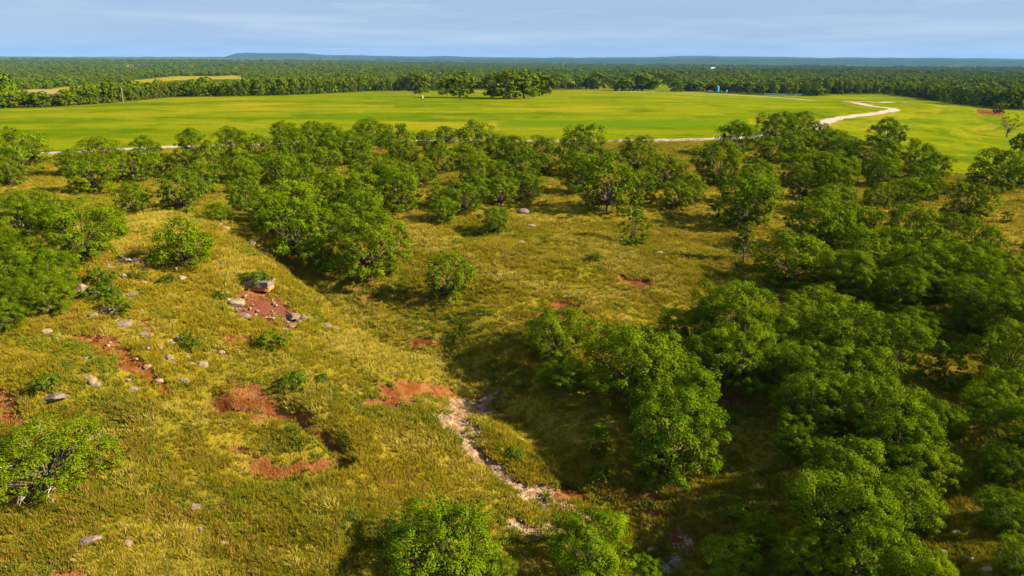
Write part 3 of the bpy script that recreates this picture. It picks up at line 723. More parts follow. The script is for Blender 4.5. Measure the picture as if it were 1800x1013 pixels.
# ------------------------------------------------------------------ instanced stuff (grass, far forest, stones)
def gn_scatter(name, pts, rot, scl, idx, protos, mat_first=None):
    me = bpy.data.meshes.new(name); n = len(pts)
    me.vertices.add(n); me.vertices.foreach_set('co', np.asarray(pts, np.float32).ravel())
    a = me.attributes.new('rot', 'FLOAT_VECTOR', 'POINT'); a.data.foreach_set('vector', np.asarray(rot, np.float32).ravel())
    a = me.attributes.new('scl', 'FLOAT_VECTOR', 'POINT'); a.data.foreach_set('vector', np.asarray(scl, np.float32).ravel())
    a = me.attributes.new('idx', 'INT', 'POINT'); a.data.foreach_set('value', np.asarray(idx, np.int32))
    o = new_obj(name, me); o['kind'] = 'stuff'
    c = bpy.data.collections.new(name + '_pieces')
    for i, m in enumerate(protos):
        po = bpy.data.objects.new(f'{name}_piece_{i:02d}', m); c.objects.link(po)
    ng = bpy.data.node_groups.new(name + '_scatter', 'GeometryNodeTree')
    ng.interface.new_socket('Geometry', in_out='INPUT', socket_type='NodeSocketGeometry'); ng.interface.new_socket('Geometry', in_out='OUTPUT', socket_type='NodeSocketGeometry')
    N_ = ng.nodes; gi = N_.new('NodeGroupInput'); go = N_.new('NodeGroupOutput'); ip = N_.new('GeometryNodeInstanceOnPoints'); ci = N_.new('GeometryNodeCollectionInfo')
    ci.inputs['Collection'].default_value = c; ci.inputs['Separate Children'].default_value = True; ci.inputs['Reset Children'].default_value = True
    def na(nm, t): k = N_.new('GeometryNodeInputNamedAttribute'); k.data_type = t; k.inputs['Name'].default_value = nm; return k.outputs['Attribute']
    l = ng.links.new
    l(gi.outputs[0], ip.inputs['Points']); l(ci.outputs[0], ip.inputs['Instance']); ip.inputs['Pick Instance'].default_value = True
    l(na('idx', 'INT'), ip.inputs['Instance Index']); l(na('rot', 'FLOAT_VECTOR'), ip.inputs['Rotation']); l(na('scl', 'FLOAT_VECTOR'), ip.inputs['Scale'])
    l(ip.outputs[0], go.inputs[0])
    md = o.modifiers.new('scatter', 'NODES'); md.node_group = ng
    return o

# far forest
FORP = []
for i in range(5):
    P = make_tree(500 + i, 'oak', 13, 6, 15, .058, LEAFY if i == 3 else LEAF)
    v1 = np.zeros(len(P.crown.vertices) * 3, np.float32); P.crown.vertices.foreach_get('co', v1)
    FORP.append(P.crown)
pts = []
r_ = 215.0
while r_ < 6500:
    lat = 6.2 * (1 + r_ / 1300); n = int(1.66 * r_ / lat)
    th_ = np.linspace(-.83, .83, n) + rng.uniform(-.5, .5, n) * 1.66 / n
    r2 = r_ * (1 + rng.uniform(-.012, .012, n))
    pts.append(np.stack([r2 * np.sin(th_), r2 * np.cos(th_)], 1)); r_ += max(6.5, r_ * .016)
pts = np.vstack(pts); z = H(pts[:, 0], pts[:, 1])
rp = np.hypot(pts[:, 0], pts[:, 1])
hgt = (5.2 + 6.5 * vnoise(pts[:, 0] / 38, pts[:, 1] / 60, 77) + rng.uniform(-1, 2.5, len(pts))) * (1 + np.clip(rp - 1500, 0, 9e9) / 7000)
bx, by, dep = project(pts[:, 0], pts[:, 1], z); _, ty, _ = project(pts[:, 0], pts[:, 1], z + hgt)
keep = ~inpoly(bx, by, FIELD)
keep &= ~(inpoly(bx, ty, FIELD))
for k, c in enumerate(CLEARS):
    keep &= ~inpoly(bx, by, c)
    if k < 4:
        for f_ in (.2, .4, .6, .8, 1.0): keep &= ~inpoly(bx, by + (ty - by) * f_, c)
    else: keep &= ~inpoly(bx, ty + 1.0, c)
# nothing wild on the near side of the field, keep the far lawn open
azp = np.arctan2(pts[:, 0], pts[:, 1])
keep &= (by < 200) & (rp > 300)
for fx_, fy_, fw_ in ((1253,121.5,8),(911.5,109.5,8),(1141,110.5,9)): keep &= ~((np.abs(bx - fx_) < fw_) & (by > fy_ - 2) & (ty < fy_ - .5))
keep &= ~((by > np.interp(bx, [p[0] for p in LP] + [960,1330] + [p[0] for p in RP], [p[1] for p in LP] + [157,163] + [p[1] for p in RP]) - 1.5) & (rp < 900))
den = vnoise(pts[:, 0] / 160, pts[:, 1] / 160, 41) * .6 + vnoise(pts[:, 0] / 45, pts[:, 1] / 45, 43) * .4
keep &= rng.uniform(0, 1, len(pts)) < np.clip(1.15 - np.clip(den - .52, 0, 1) * 5, .12, 1)
pts, z, hgt = pts[keep], z[keep], hgt[keep]; n = len(pts)
print('FOREST', n)
wd = hgt * rng.uniform(.95, 1.35, n)
gn_scatter('far_forest', np.stack([pts[:, 0], pts[:, 1], z - .1 * wd], 1), np.stack([np.zeros(n), np.zeros(n), rng.uniform(0, 6.28, n)], 1),
           np.stack([wd, wd, hgt / .95], 1), rng.choice([0, 1, 2, 3, 4], n, p=[.25, .25, .22, .10, .18]), FORP)['label'] = 'dark green woodland stretching from the field to the blue hills'
bpy.data.objects['far_forest']['category'] = 'woodland'

ROCKLIST = [
 (190,541,36,20,'pale','big pale lichen covered boulder beside the dark shrubs'),(217,566,34,18,'grey','split grey boulder below the pale lichen boulder'),(231,516,20,14,'grey','small grey boulder right of the dark shrubs'),
 (213,457,28,10,'pale','flat pale rock at the top of the rocky slope, left one'),(241,458,26,13,'pink','brownish block like rock left of the wide oak bush'),(217,482,20,14,'pale','orange tinted pale rock in the upper rocks'),
 (146,503,24,14,'pale','pale rock at the edge of the left wood'),(322,487,18,10,'pale','pale rock just under the wide oak bush'),(411,529,34,20,'pale','large pale boulder left of the red ledge'),
 (430,552,26,14,'grey','grey block left of the bare maroon soil'),(516,553,26,15,'grey','grey boulder at the right end of the maroon soil'),(535,557,12,12,'grey','small upright stone next to the grey boulder by the maroon soil'),
 (514,570,18,9,'pink','pinkish stone below the maroon soil'),(501,577,12,9,'grey','little grey stone below the pinkish stone'),(575,571,20,9,'grey','low grey stone alone right of the maroon soil'),
 (310,541,13,6,'pale','bright pale flat stone in the middle of the slope'),(255,585,22,10,'grey','flat grey stone above the red streak'),(318,594,24,13,'pale','pale boulder touching the round shrub'),
 (297,598,15,8,'pale','pale flat stone left of the round shrub'),(300,627,20,13,'grey','grey stone below left of the round shrub'),(358,637,24,16,'pale','pale rough boulder below the round shrub'),
 (337,638,18,7,'pale','flat pale stone beside the rough boulder'),(332,627,12,9,'pale','small pale stone under the round shrub'),(391,618,14,9,'pink','pink stone right of the round shrub'),
 (258,643,16,9,'pink','pink rock at the lower end of the red streak'),(160,664,28,15,'pale','broad cracked boulder, upper half, on the lower left slope'),(170,673,18,12,'grey','broken off piece below the broad cracked boulder'),
 (222,668,14,6,'pale','small flat pale stone right of the cracked boulder'),(277,668,18,12,'pink','stone just below the red streak'),(324,666,26,13,'grey','rounded purple grey boulder in the open grass'),
 (234,682,22,10,'dark','dark low stone right of the cracked boulder'),(92,697,44,14,'dark','wide dark mound of rock below the dark low shrub'),(85,580,24,9,'pale','pale flat rock near the left edge of slope'),
 (150,628,12,5,'pale','tiny pale stone under the start of the red streak'),(442,427,20,8,'pale','pale flat rock on the upper slope near the draw'),(469,440,9,12,'pink','narrow upright stone near the draw'),
 (507,469,18,8,'pale','pale stone at the mouth of the draw'),(385,392,12,9,'pale','white stone near the corner of the central wood'),(398,400,16,7,'pale','flat white slab below the white stone'),
 (923,370,22,12,'dark','dark and pale rock at the end of the central wood'),(933,396,16,7,'pale','pale stone on the open slope below the dark rock'),(918,424,14,6,'grey','small grey stone out on the open slope'),
 (1092,421,9,5,'pale','small pale stone left of the lone upright oak'),(1160,443,13,5,'pale','flat pale stone right of the lone upright oak'),(155,948,40,9,'dark','low brown rock showing through the bottom left grass'),
 (225,950,24,11,'pink','pinkish flat rock in the bottom left grass'),(353,930,12,15,'dark','dark upright rock in the bottom left grass'),(395,953,16,9,'pink','small pink rock in the bottom grass'),
 (345,888,24,10,'grey','grey flat rock above the dark upright rock'),(292,890,13,8,'grey','small grey rock in the lower left grass'),(1190,985,24,22,'grey','big round grey boulder in the dark gully bottom'),
 (1155,996,44,16,'grey','long grey slab in the dark gully bottom'),(1143,966,16,10,'pink','pinkish stone in the dark gully'),(1126,951,10,8,'pale','pale small stone in the dark gully'),
 (1642,925,22,14,'pale','pale boulder at the foot of the lower right trees'),(1680,935,16,8,'pale','flat pale stone on the lower right bank'),(1660,968,16,10,'pale','pale stone halfway down the lower right bank'),
 (1705,980,13,8,'grey','grey stone on the lower right bank'),(1735,998,20,11,'pale','pale stone at the bottom of the lower right bank'),(770,635,9,8,'pink','lone pink stone by the draw'),
 (195,469,24,9,'pale','long pale stone above the dark shrubs'),(170,466,14,8,'pale','small pale stone beside the rust coloured grass'),(258,472,18,6,'pale','thin pale stone left under the wide oak bush'),
 (258,612,11,8,'grey','small stone right of the red streak'),(300,492,12,8,'pale','stone beside the small dark shrub on the slope'),(253,495,11,8,'pink','pink stone between the upper rocks'),
 (165,513,18,8,'grey','grey stone between the dark shrubs'),(205,511,12,8,'pink','small pink stone against the dark shrubs'),(160,553,20,11,'grey','grey stone left below the lichen boulder'),
 (525,562,14,8,'grey','low stone touching the grey boulder by the maroon soil'),(590,577,12,7,'grey','last small stone right of the maroon soil'),(312,472,10,9,'pale','slanting pale stone under the wide oak bush'),
 (395,515,16,8,'pale','pale stone above the large pale boulder'),(283,610,11,7,'pale','small pale stone left of the round shrub'),]
# grass tufts
def tuft(seed, nb_, hgt, spread, wid, lean, m_):
    g = np.random.default_rng(seed); V, Fc = [], []
    wind = g.uniform(-.1, .1) + np.array([-.8, .35])
    for i in range(nb_):
        a = g.uniform(0, 6.28); rr_ = spread * math.sqrt(g.uniform(0, 1)); bx_, by_ = math.cos(a) * rr_, math.sin(a) * rr_
        h = hgt * g.uniform(.55, 1.15); ln = lean * h * g.uniform(.4, 1.2); dx = math.cos(a) * ln * .6 + wind[0] * ln * .5; dy = math.sin(a) * ln * .6 + wind[1] * ln * .5
        ta = g.uniform(0, 6.28); tx, ty_ = math.cos(ta) * wid, math.sin(ta) * wid; o = len(V)
        V += [(bx_ - tx, by_ - ty_, -.04), (bx_ + tx, by_ + ty_, -.04), (bx_ + dx * .4 + tx * .75, by_ + dy * .4 + ty_ * .75, h * .6), (bx_ + dx * .4 - tx * .75, by_ + dy * .4 - ty_ * .75, h * .6), (bx_ + dx, by_ + dy, h * .95), (bx_ + dx * .99, by_ + dy * .99, h * .94)]
        Fc += [(o, o + 1, o + 2, o + 3), (o + 3, o + 2, o + 4, o + 5)]
    return mesh_np(f'tuft{seed}', V, Fc, [m_])
GDRY = simple('dry_grass_material', (.23, .185, .02), (.32, .26, .042), 2, .9, 0); GRUST = simple('rust_grass_material', (.17, .11, .014), (.23, .16, .024), 2, .9, 0); GFORB = simple('green_forb_material', (.07, .11, .006), (.13, .155, .008), 1.5, .9, 0)
TUFTS = [tuft(1, 30, .34, .19, .016, .55, GRASS), tuft(2, 28, .42, .17, .016, .7, GRASS), tuft(3, 34, .26, .22, .016, .5, GRASS), tuft(4, 26, .50, .15, .016, .7, GRASS), tuft(5, 32, .34, .26, .018, .9, GRASS),
         tuft(6, 32, .48, .20, .016, 1.1, GDRY), tuft(7, 30, .36, .22, .016, .9, GDRY), tuft(8, 26, .50, .18, .014, .5, GRUST), tuft(9, 34, .28, .26, .026, .5, GFORB)]
from_ = []
def near_pts(n, rmin, rmax):
    r2 = np.sqrt(rng.uniform(rmin ** 2, rmax ** 2, n)); t2 = rng.uniform(-rad(43), rad(43), n)
    return r2 * np.sin(t2), r2 * np.cos(t2)
gx, gy = [], []
for n_, a, b in ((90000, 17, 50), (125000, 50, 100), (70000, 100, 200)):
    x_, y_ = near_pts(n_, a, b); gx.append(x_); gy.append(y_)
gx = np.concatenate(gx); gy = np.concatenate(gy); gz = H(gx, gy)
bx, by, dep = project(gx, gy, gz)
keep = (bx > -120) & (bx < 1920) & (by < 1110)
keep &= ~inpoly(bx, by, FIELD)
keep &= by > 246
wx_ = fbm(gx / 1.7, gy / 1.7, 151, 4); wy_ = fbm(gx / 1.7, gy / 1.7, 171, 4)
def pm(items, k=.62):
    v = np.zeros(len(gx))
    for pl, w in items:
        w = w * 1.35; v = np.maximum(v, np.clip(1.15 - pxdist(bx + wx_ * (w + 8) * 2.2, by + wy_ * (w + 4) * 1.3, pl) / w * k, 0, 1))
    return v
CHK = [([(795,720),(850,708)],13),([(795,735),(832,745)],20),([(805,750),(838,785)],17),([(835,785),(900,848)],11),([(900,848),(960,885)],8),([(985,880),(1060,930)],7),([(940,862),(972,860)],6),([(905,918),(950,935)],8),([(965,925),(980,920)],7)]
s_ = np.maximum(np.maximum(pm(SOILP), pm([([(450,543),(478,548),(495,552)], 15)])), pm(CHK))
keep &= (s_ + rng.uniform(-.25, .25, len(gx))) < .62
clump = vnoise(gx / .75, gy / .75, 51)
keep &= rng.uniform(0, 1, len(gx)) < .1 + 1.25 * clump
for px_, py_, w_, h_, c_, l_ in ROCKLIST: keep &= ((bx - px_) / (w_ * .52)) ** 2 + ((by - py_ - h_ * .25) / (h_ * .62)) ** 2 > 1
DRYL = [([(560,500),(640,555),(720,605),(830,690)],14),([(240,742),(350,744),(470,748)],5),([(690,775),(760,790),(830,830)],14),([(640,445),(720,400),(760,420)],14),([(1050,440),(1180,500)],12),([(840,470),(960,510)],8),([(880,370),(1000,385)],12),([(230,385),(330,380)],12),([(220,440),(260,470)],16),([(150,770),(260,750)],9),([(600,600),(690,650)],20),([(1680,380),(1800,420)],18),([(600,480),(680,500)],8),([(400,460),(430,500)],14),([(1000,520),(1120,520)],8)]
RUSTL = [([(120,455),(170,460)],14),([(690,525),(770,540)],8),([(1230,930),(1290,960)],16),([(1080,860),(1200,890)],16),([(1180,330),(1240,400)],12),([(60,560),(180,580)],14),([(960,850),(1040,870)],18),([(300,790),(420,770)],20),([(80,1000),(220,990)],16),([(250,900),(380,950)],26),([(1090,495),(1140,500)],18)]
dryv = pm(DRYL); rustv = pm(RUSTL)
u_ = rng.uniform(0, 1, len(gx)); special = np.zeros(len(gx), int)
dn = vnoise(gx / 3.5, gy / 2.2, 91); fn = vnoise(gx / 4.5, gy / 3.0, 95); rn = vnoise(gx / 7, gy / 5, 97)
special[(u_ < .5 * dryv) | ((dn > .74) & (u_ < .25))] = 1
special[(special == 0) & (((u_ < .4 * rustv) & (s_ < .15)) | ((rn > .78) & (u_ < .2)) | (u_ > .98))] = 2
special[(special == 0) & (fn > .66) & (u_ < .5)] = 3
gx, gy, gz, clump, special = gx[keep], gy[keep], gz[keep], clump[keep], special[keep]; n = len(gx)
print('TUFTS', n)
tall = vnoise(gx / 6, gy / 6, 61)
rr_ = np.hypot(gx, gy)
sc = (.46 + .36 * tall + .32 * clump) * rng.uniform(.7, 1.25, n) * (1 + np.clip(rr_ - 50, 0, 200) / 130)
idx = np.clip((tall * 3 + rng.uniform(0, 2.4, n)).astype(int), 0, 4)
idx = np.where(special == 1, 5 + (rng.uniform(0, 1, n) < .4), np.where(special == 2, 7, np.where(special == 3, 8, idx)))
g_ = gn_scatter('grass', np.stack([gx, gy, gz], 1), np.stack([rng.uniform(-.15, .15, n), rng.uniform(-.15, .15, n), np.where(special == 1, rng.uniform(-.6, .6, n), rng.uniform(-2.2, 2.2, n))], 1),
           np.stack([sc, sc, sc * rng.uniform(.55, .95, n) / (1 + np.clip(rr_ - 50, 0, 200) / 260)], 1), idx, TUFTS)
g_['label'] = 'tall yellow green prairie grass covering the open slopes'; g_['category'] = 'grass'

# ------------------------------------------------------------------ rocks
def rock_mesh(seed, flat, col, sub=3):
    bm = bmesh.new(); bmesh.ops.create_icosphere(bm, subdivisions=sub, radius=.5); g = np.random.default_rng(seed)
    for k in range(13):
        nrm = Vector(unit(g.normal(size=3) * np.array([1, 1, .8]) + np.array([0, 0, .12]))); dd = g.uniform(.20, .40)
        for v in bm.verts:
            e = v.co.dot(nrm) - dd
            if e > 0: v.co -= nrm * e * .98
    co = np.array([v.co[:] for v in bm.verts]); nz = fbm(co[:, 0] * 7 + seed, co[:, 1] * 7 + co[:, 2] * 6, seed, 4) * .22
    st = np.sin(co[:, 2] * 26 + seed + co[:, 0] * 5) * .03
    for v, a, b in zip(bm.verts, nz, st): v.co *= 1.15 + a; v.co.x *= 1 + b; v.co.y *= 1 + b
    return mesh_bm(f'rock_{col}_{seed}', bm, [ROCKS[col]], False)
RK = {(c, i): rock_mesh(i * 7 + len(c), .5, c) for c in ROCKS for i in range(4)}
for i, (px, py, w, h, c, label) in enumerate(ROCKLIST):
    x, y, z = ground_at(px, py + h * .3); dist = float(project(np.array(x), np.array(y), np.array(z))[2]); ww = w * dist / F * 1.0
    hh = max(h * dist / F * 1.05, .32 * ww)
    o = new_obj('boulder', RK[(c, i % 4)]); o.location = (x, y, z + hh * .08); o.rotation_euler = (R.uniform(-.15, .15), R.uniform(-.15, .15), R.uniform(-.5, .5) + (3.14 if R.random() < .5 else 0))
    o.scale = (ww * 1.1, ww * R.uniform(.7, .95), hh * 1.0); tag(o, label, 'rock', 'rocks scattered over the slopes')

# layered ledge with red earth beneath
x, y, z = ground_at(450, 512); dist = float(project(np.array(x), np.array(y), np.array(z))[2]); u = dist / F
ledge = empty('rock_ledge', (x, y, z), rad(-8)); tag(ledge, 'overhanging layered dark rock ledge above orange earth on the slope', 'rock')
def slab(name, sx, sy, sz, loc, m, seed):
    bm = bmesh.new(); bmesh.ops.create_cube(bm, size=1); bmesh.ops.subdivide_edges(bm, edges=bm.edges[:], cuts=5, use_grid_fill=True)
    co = np.array([v.co[:] for v in bm.verts]); n1 = fbm(co[:, 0] * 4 + seed, co[:, 1] * 4, seed, 3); n2 = fbm(co[:, 1] * 5 + seed, co[:, 2] * 5, seed + 3, 3)
    for v, a, b in zip(bm.verts, n1, n2):
        v.co.x *= sx * (1 + .3 * b); v.co.y *= sy * (1 + .35 * a); v.co.z = v.co.z * sz * (1 + .3 * b) + a * sz * .5
    o = new_obj(name, mesh_bm(name, bm, [m]), ledge); o.location = loc; return o
slab('slab', 46 * u, 30 * u, 7 * u, (0, 15 * u, 13 * u), ROCKS['grey'], 3)
slab('slab', 44 * u, 28 * u, 4 * u, (-1.5 * u, 15 * u, 7.5 * u), ROCKS['dark'], 8)
slab('slab', 38 * u, 22 * u, 7 * u, (2 * u, 16 * u, 2 * u), simple('orange_earth', (.44, .12, .03), (.60, .28, .12), 3), 14)

# loose stones (uncountable)
STN = []
for i, c in enumerate(('pale', 'pale', 'grey', 'pink')): STN.append(rock_mesh(60 + i, .6, c, 1))
def stones(name, items, n, smin, smax, label):
    X, Y = [], []
    while len(X) < n:
        pl, w = R.choice(items); a = R.randrange(len(pl) - 1); t = R.random(); px = pl[a][0] + (pl[a + 1][0] - pl[a][0]) * t + R.gauss(0, w); py = pl[a][1] + (pl[a + 1][1] - pl[a][1]) * t + R.gauss(0, w * .45)
        if not (0 < px < 1800 and py < 1040): continue
        x, y = hit(px, py, base_h); X.append(x); Y.append(y)
    X = np.array(X); Y = np.array(Y); Z = H(X, Y); s = rng.uniform(smin, smax, n) ** 1.0
    o = gn_scatter(name, np.stack([X, Y, Z + .01], 1), rng.uniform(-3, 3, (n, 3)) * np.array([.1, .1, 1]), np.stack([s, s * .8, s * .5], 1), rng.integers(0, 4, n), STN)
    o['label'] = label; o['category'] = 'stones'
stones('loose_stones', [([(150,500),(330,480)],40),([(180,560),(340,620)],45),([(270,450),(430,430)],30),([(400,530),(530,560)],25),([(150,470),(230,470)],20)], 420, .12, .5, 'loose small stones strewn over the rocky slope')
stones('wash_stones', [([(795,718),(840,712)],14),([(795,740),(832,785)],18),([(835,785),(900,848)],16),([(940,862),(975,860)],16),([(905,918),(975,930)],18),([(1190,930),(1215,960)],12),([(1120,960),(1200,990)],14)], 380, .06, .26, 'pale broken stones along the white wash')

CLOD = simple('clod_material', (.13, .042, .014), (.27, .12, .05), 3)
STN = [rock_mesh(80 + i, .6, 'pink', 1) for i in range(4)]
for m_ in STN: m_.materials[0] = CLOD
stones('soil_clods', [t_ for t_ in SOILP if t_[1] > 4 and t_[0][0][1] > 400], 700, .06, .26, 'crumbled red clods on the bare soil patches')

# ------------------------------------------------------------------ shrubs
SHR = [(335,602,40,'round dark green shrub on the middle of the rocky slope'),(78,677,46,'dark low shrub above the wide dark rock mound'),(180,488,46,'upper shrub of the dark cluster left on the slope'),(170,516,48,'left lower shrub of the dark cluster on the slope'),
 (212,538,46,'right lower shrub of the dark cluster on the slope'),(195,522,36,'middle shrub of the dark cluster on the slope'),(389,522,28,'small dark shrub left of the large pale boulder'),(295,493,26,'small dark shrub on the slope between pale stones'),(455,494,46,'low dark shrub on top of the red ledge'),
 (430,490,22,'little shrub left on top of the red ledge'),(480,601,52,'faint low shrub on the open slope below the maroon soil'),(515,672,46,'low dark shrub above the red gully bank'),(567,668,26,'small dark shrub right above the red gully bank'),(1150,846,40,'shrub in the grass under the rounded gully oak'),(1300,905,40,'shrub on the red slope at the bottom right'),
 (1052,835,46,'green shrub at the foot of the slim young oak'),(240,487,24,'small green shrub between the upper rocks'),(905,800,30,'dark shrub right of the white wash'),(1045,455,24,'small green shrub out on the right slope'),(660,880,20,'small shrub in the long grass left of the wash')]
for px, py, w, label in SHR:
    pr = R.choice(PR['shrub']); x, y, z, ww, tt = place_crown(px, py, w, pr.cz)
    add_tree('shrub', pr, (x, y, z - .03), ww, label, 'shrub', 'low shrubs on the slopes', 1.0)

# ------------------------------------------------------------------ small far things
def box(bm, sx, sy, sz, c, bev=0):
    r = bmesh.ops.create_cube(bm, size=1)
    for v in r['verts']: v.co = Vector((v.co.x * sx + c[0], v.co.y * sy + c[1], v.co.z * sz + c[2]))
    return r['verts']
def cyl(bm, r1, r2, h, c, seg=14, axis='Z'):
    m = Matrix.Translation(c)
    if axis == 'Y': m = m @ Matrix.Rotation(math.pi / 2, 4, 'X')
    if axis == 'X': m = m @ Matrix.Rotation(math.pi / 2, 4, 'Y')
    bmesh.ops.create_cone(bm, cap_ends=True, segments=seg, radius1=r1, radius2=r2, depth=h, matrix=m)
def part(name, m, parent, *shapes):
    bm = bmesh.new()
    for s in shapes: s(bm)
    return new_obj(name, mesh_bm(name, bm, [m]), parent)
def prism(bm, prof, w, x0=0):
    a = [bm.verts.new((-w / 2, p[0], p[1])) for p in prof]; b = [bm.verts.new((w / 2, p[0], p[1])) for p in prof]
    n = len(prof); bm.faces.new(a[::-1]); bm.faces.new(b)
    for i in range(n): bm.faces.new((a[i], a[(i + 1) % n], b[(i + 1) % n], b[i]))
def vehicle(px, py, rz, m, truck, label):
    x, y, z = ground_at(px, py); o = empty('pickup_truck' if truck else 'car', (x, y, z + .12), rz); tag(o, label, 'vehicle', 'vehicles by the far gravel road')
    if truck: prof = [(-2.6, .45), (2.6, .45), (2.65, 1.0), (1.5, 1.1), (.9, 1.75), (-.5, 1.78), (-.65, 1.1), (-2.6, 1.1)]
    else: prof = [(-2.2, .4), (2.3, .4), (2.35, .95), (1.3, 1.08), (.6, 1.7), (-1.7, 1.75), (-2.25, 1.1)]
    part('body', m, o, lambda b: prism(b, prof, 1.85))
    part('windows', P_GLASS, o, (lambda b: prism(b, [(1.32, 1.14), (.86, 1.66), (-.42, 1.68), (-.5, 1.14)], 1.87)) if truck else (lambda b: prism(b, [(1.15, 1.12), (.58, 1.6), (-1.6, 1.64), (-1.95, 1.12)], 1.87)))
    for yy in (-1.6, 1.6):
        for xx in (-.85, .85):
            w = part('wheel', P_RUB, o, lambda b: cyl(b, .38, .38, .25, (xx, yy, .38), 16, 'X')); part('rim', P_METAL, w, lambda b: cyl(b, .2, .2, .28, (xx, yy, .38), 12, 'X'))
    for xx in (-.7, .7):
        part('tail_light', P_LAMP, o, lambda b: box(b, .22, .06, .16, (xx, -2.63 if truck else -2.26, .9)))
        part('headlight', P_WHITE, o, lambda b: box(b, .26, .06, .14, (xx, 2.64 if truck else 2.34, .85)))
vehicle(1229, 161.5, .15, P_DARK, False, 'dark blue vehicle parked at the far gravel road, left one')
vehicle(1247, 162.3, 1.2, P_WHITE, True, 'white pickup truck parked beside the far gravel road')
vehicle(1267, 163.6, .5, P_DARK, True, 'dark pickup truck parked right of the white truck')
# teal tank
x, y, z = ground_at(1261, 163); d_ = float(project(np.array(x), np.array(y), np.array(z))[2]); k = d_ / F
t = empty('storage_tank', (x, y, z)); tag(t, 'tall teal storage tank behind the far gravel road', 'tank')
part('shell', P_TEAL, t, lambda b: cyl(b, 2.9 * k, 2.9 * k, 10.5 * k, (0, 0, 5.25 * k), 24)); part('roof', P_TEAL, t, lambda b: cyl(b, 3.0 * k, .4, 1.2 * k, (0, 0, 11.1 * k), 24))
part('ladder', P_METAL, t, *[(lambda b, i=i: box(b, .5, .04, .04, (0, -2.9 * k - .08, .4 + i * .35))) for i in range(9)], *[(lambda b, s=s: box(b, .05, .05, 10 * k, (s * .25, -2.9 * k - .08, 5 * k))) for s in (-1, 1)])
x, y, z = ground_at(1277, 163); t = empty('portable_shed', (x, y, z), .2); tag(t, 'small white and dark green shed beside the far gravel road', 'shed')
part('wall', P_WHITE, t, lambda b: box(b, 1.3, 1.3, 2.0, (0, 0, 1.0))); part('roof', P_TEAL, t, lambda b: prism(b, [(-.8, 2.0), (.8, 2.0), (0, 2.45)], 1.6)); part('door', P_TEAL, t, lambda b: box(b, .75, .06, 1.8, (-.2, -.67, .92))); part('side_panel', P_TEAL, t, lambda b: box(b, .06, 1.2, 1.9, (-.68, 0, 1.0)))
# green mesh fence
fp = [ground_at(px, py) for px, py in ((1344,168.2),(1362,168.3),(1380,168.4),(1398,168.6),(1416,168.7),(1432,168.8))]
fe = empty('mesh_fence', fp[0]); tag(fe, 'low dark green mesh fence in front of the far treeline', 'fence'); fx = Vector(fp[0])
for i, p_ in enumerate(fp):
    q = Vector(p_) - fx; part('post', P_METAL, fe, lambda b: cyl(b, .05, .05, 2.0, (q.x, q.y, q.z + .98), 8))
    if i < len(fp) - 1:
        q2 = Vector(fp[i + 1]) - fx; mid = (q + q2) / 2; dv = q2 - q; ln = math.hypot(dv.x, dv.y)
        pn = part('panel', P_NET, fe, lambda b: box(b, ln - .12, .05, 1.6, (0, 0, 0))); pn.location = (mid.x, mid.y, mid.z + .98); pn.rotation_euler = (0, -math.atan2(dv.z, ln), math.atan2(dv.y, dv.x))
# utility poles
for px, by_, ty_, label in ((217,182,151,'utility pole among the dark trees left of the field'),(472,168.5,143,'utility pole in front of the treeline, middle of the left edge'),(1009,156.5,139,'utility pole at the left end of the far lawn')):
    x, y, z = ground_at(px, by_); d_ = float(project(np.array(x), np.array(y), np.array(z))[2]); hh = (by_ - ty_) * d_ / F; t = empty('utility_pole', (x, y, z)); tag(t, label, 'pole', 'utility poles round the field')
    part('post', P_WOOD, t, lambda b: cyl(b, .17, .12, hh + .4, (0, 0, hh / 2 - .2), 10)); ca_ = part('crossarm', P_WOOD, t, lambda b: box(b, 2.2, .12, .14, (0, -.16, hh - .5)))
    for s in (-1, -.45, .45, 1): part('insulator', P_WHITE, ca_, lambda b: cyl(b, .05, .04, .16, (s, -.16, hh - .35), 8))
x, y, z = ground_at(743, 173.3); t = empty('marker_post', (x, y, z)); tag(t, 'short white marker post below the leftmost field tree', 'post')
part('post', P_WHITE, t, lambda b: cyl(b, .35, .30, 1.2, (0, 0, .58), 12)); part('cap', P_WHITE, t, lambda b: cyl(b, .36, .05, .25, (0, 0, 1.3), 12))
# far buildings
def at_depth(px, py, dist):
    d = ray(px, py); d = d / d[1]; return d[0] * dist, d[1] * dist, CAMZ + d[2] * dist
for px, py, wpx, label in ((1253,121.5,8,'long low white barn in the far woods right of centre'),(1141,110.5,7,'pale farm shed near the horizon beside the bare clearing')):
    x, y, gz_ = ground_at(px, py); dist = float(project(np.array(x), np.array(y), np.array(gz_))[2]); L_ = wpx * dist / F; hw = L_ * .26
    t = empty('barn', (x, y, gz_), .2); tag(t, label, 'building')
    part('wall', P_WHITE, t, lambda b: box(b, L_, L_ * .5, hw, (0, 0, hw / 2))); part('roof', P_ROOF, t, lambda b: prism(b, [(-L_ * .29, hw), (L_ * .29, hw), (0, hw + L_ * .12)], L_ * 1.06))
    part('door', P_GLASS, t, lambda b: box(b, L_ * .15, .2, hw * .7, (0, -L_ * .25 - .06, hw * .35)))
for px, label in ((908.5,'left white round tank near the horizon'),(915.5,'right white round tank near the horizon')):
    x, y, gz_ = ground_at(px, 109.5); dist = float(project(np.array(x), np.array(y), np.array(gz_))[2]); k = dist / F; t = empty('water_tank', (x, y, gz_)); tag(t, label, 'tank', 'white tanks near the horizon')
    part('shell', P_WHITE, t, lambda b: cyl(b, 1.5 * k, 1.5 * k, 2.4 * k, (0, 0, 1.2 * k), 20)); part('roof', P_WHITE, t, lambda b: cyl(b, 1.55 * k, .2 * k, .6 * k, (0, 0, 2.7 * k), 20))

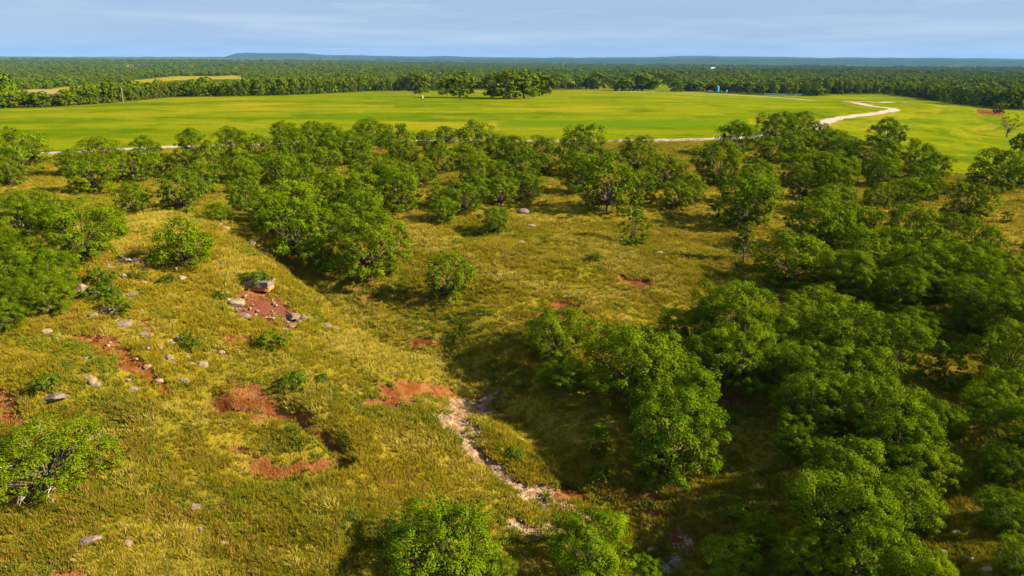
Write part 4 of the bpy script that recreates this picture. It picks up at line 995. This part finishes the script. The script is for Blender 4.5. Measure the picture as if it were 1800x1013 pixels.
# ------------------------------------------------------------------ distant hills
HM, nt = mat('hill_material'); nb = NB(nt); p = nb.pos()
nb.out(nb.bsdf(nb.mix(nb.noise(p, .004, 4, .65), (.012, .035, .022), (.045, .07, .03)), 1, .0))
def hill_band(name, dist, prof, depth, seed):
    """prof: (px, y of the skyline); real ridge at that distance with a sloping front and back"""
    xs = np.linspace(prof[0][0], prof[-1][0], 160); ys = np.interp(xs, [q[0] for q in prof], [q[1] for q in prof])
    ys = ys + (vnoise(xs / 9, xs * 0, seed) - .5) * 1.2 + (vnoise(xs / 33, xs * 0, seed + 1) - .5) * 1.0
    V = []
    for a, b in zip(xs, ys):
        X, Y, Z = at_depth(a, b, dist); g = H1(X, Y) - 15
        for f_, k in ((-1.0, 0), (-.55, .42), (-.2, .85), (0, 1), (.5, .95), (1.2, 0)):
            s = 1 + f_ * depth / dist; nz = 1 + (fbm(np.array([a / 20.]), np.array([f_ * 3.]), seed, 3)[0]) * .5 * (k not in (0, 1)); V.append((X * s, Y * s, g + max(0, Z - g) * k * nz))
    m = 6; fs = [[i * m + k, (i + 1) * m + k, (i + 1) * m + k + 1, i * m + k + 1] for i in range(len(xs) - 1) for k in range(m - 1)]
    return struct(new_obj(name, mesh_np(name, V, fs, [HM], True)))
hill_band('hills', 15000, [(-600,98),(0,100),(405,100),(412,94.5),(425,93),(540,93.5),(560,97),(640,98),(720,100),(760,99),(900,101),(1000,101.5),(1100,101),(1230,98.5),(1330,99.5),(1450,101.5),(1500,101),(1560,102),(1700,102),(1760,102.5),(1800,104.5),(2500,105)], 2200, 5)
hill_band('hills', 9500, [(600,104),(900,104.5),(1100,104.5),(1250,102.5),(1400,104),(1500,104.5),(1650,105),(1800,106.5),(2500,108)], 1800, 9)

# ------------------------------------------------------------------ haze
bm = bmesh.new(); bmesh.ops.create_cube(bm, size=1)
for v in bm.verts: v.co = Vector((v.co.x * 46000, v.co.y * 46000, -70 + (v.co.z + .5) * 330))
hz, nt = mat('haze_material'); pv = nt.nodes.new('ShaderNodeVolumePrincipled'); ho = nt.nodes.new('ShaderNodeOutputMaterial')
pv.inputs['Color'].default_value = (.17, .45, .95, 1); pv.inputs['Density'].default_value = 3.0e-5; pv.inputs['Anisotropy'].default_value = 0.0
nt.links.new(pv.outputs[0], ho.inputs['Volume'])
hzo = new_obj('haze', mesh_bm('haze', bm, [hz])); hzo['kind'] = 'stuff'; hzo['label'] = 'thin blue haze over the distant land'; hzo['category'] = 'haze'
print('TRIS', sum(len(m.polygons) * 2 for m in bpy.data.meshes))
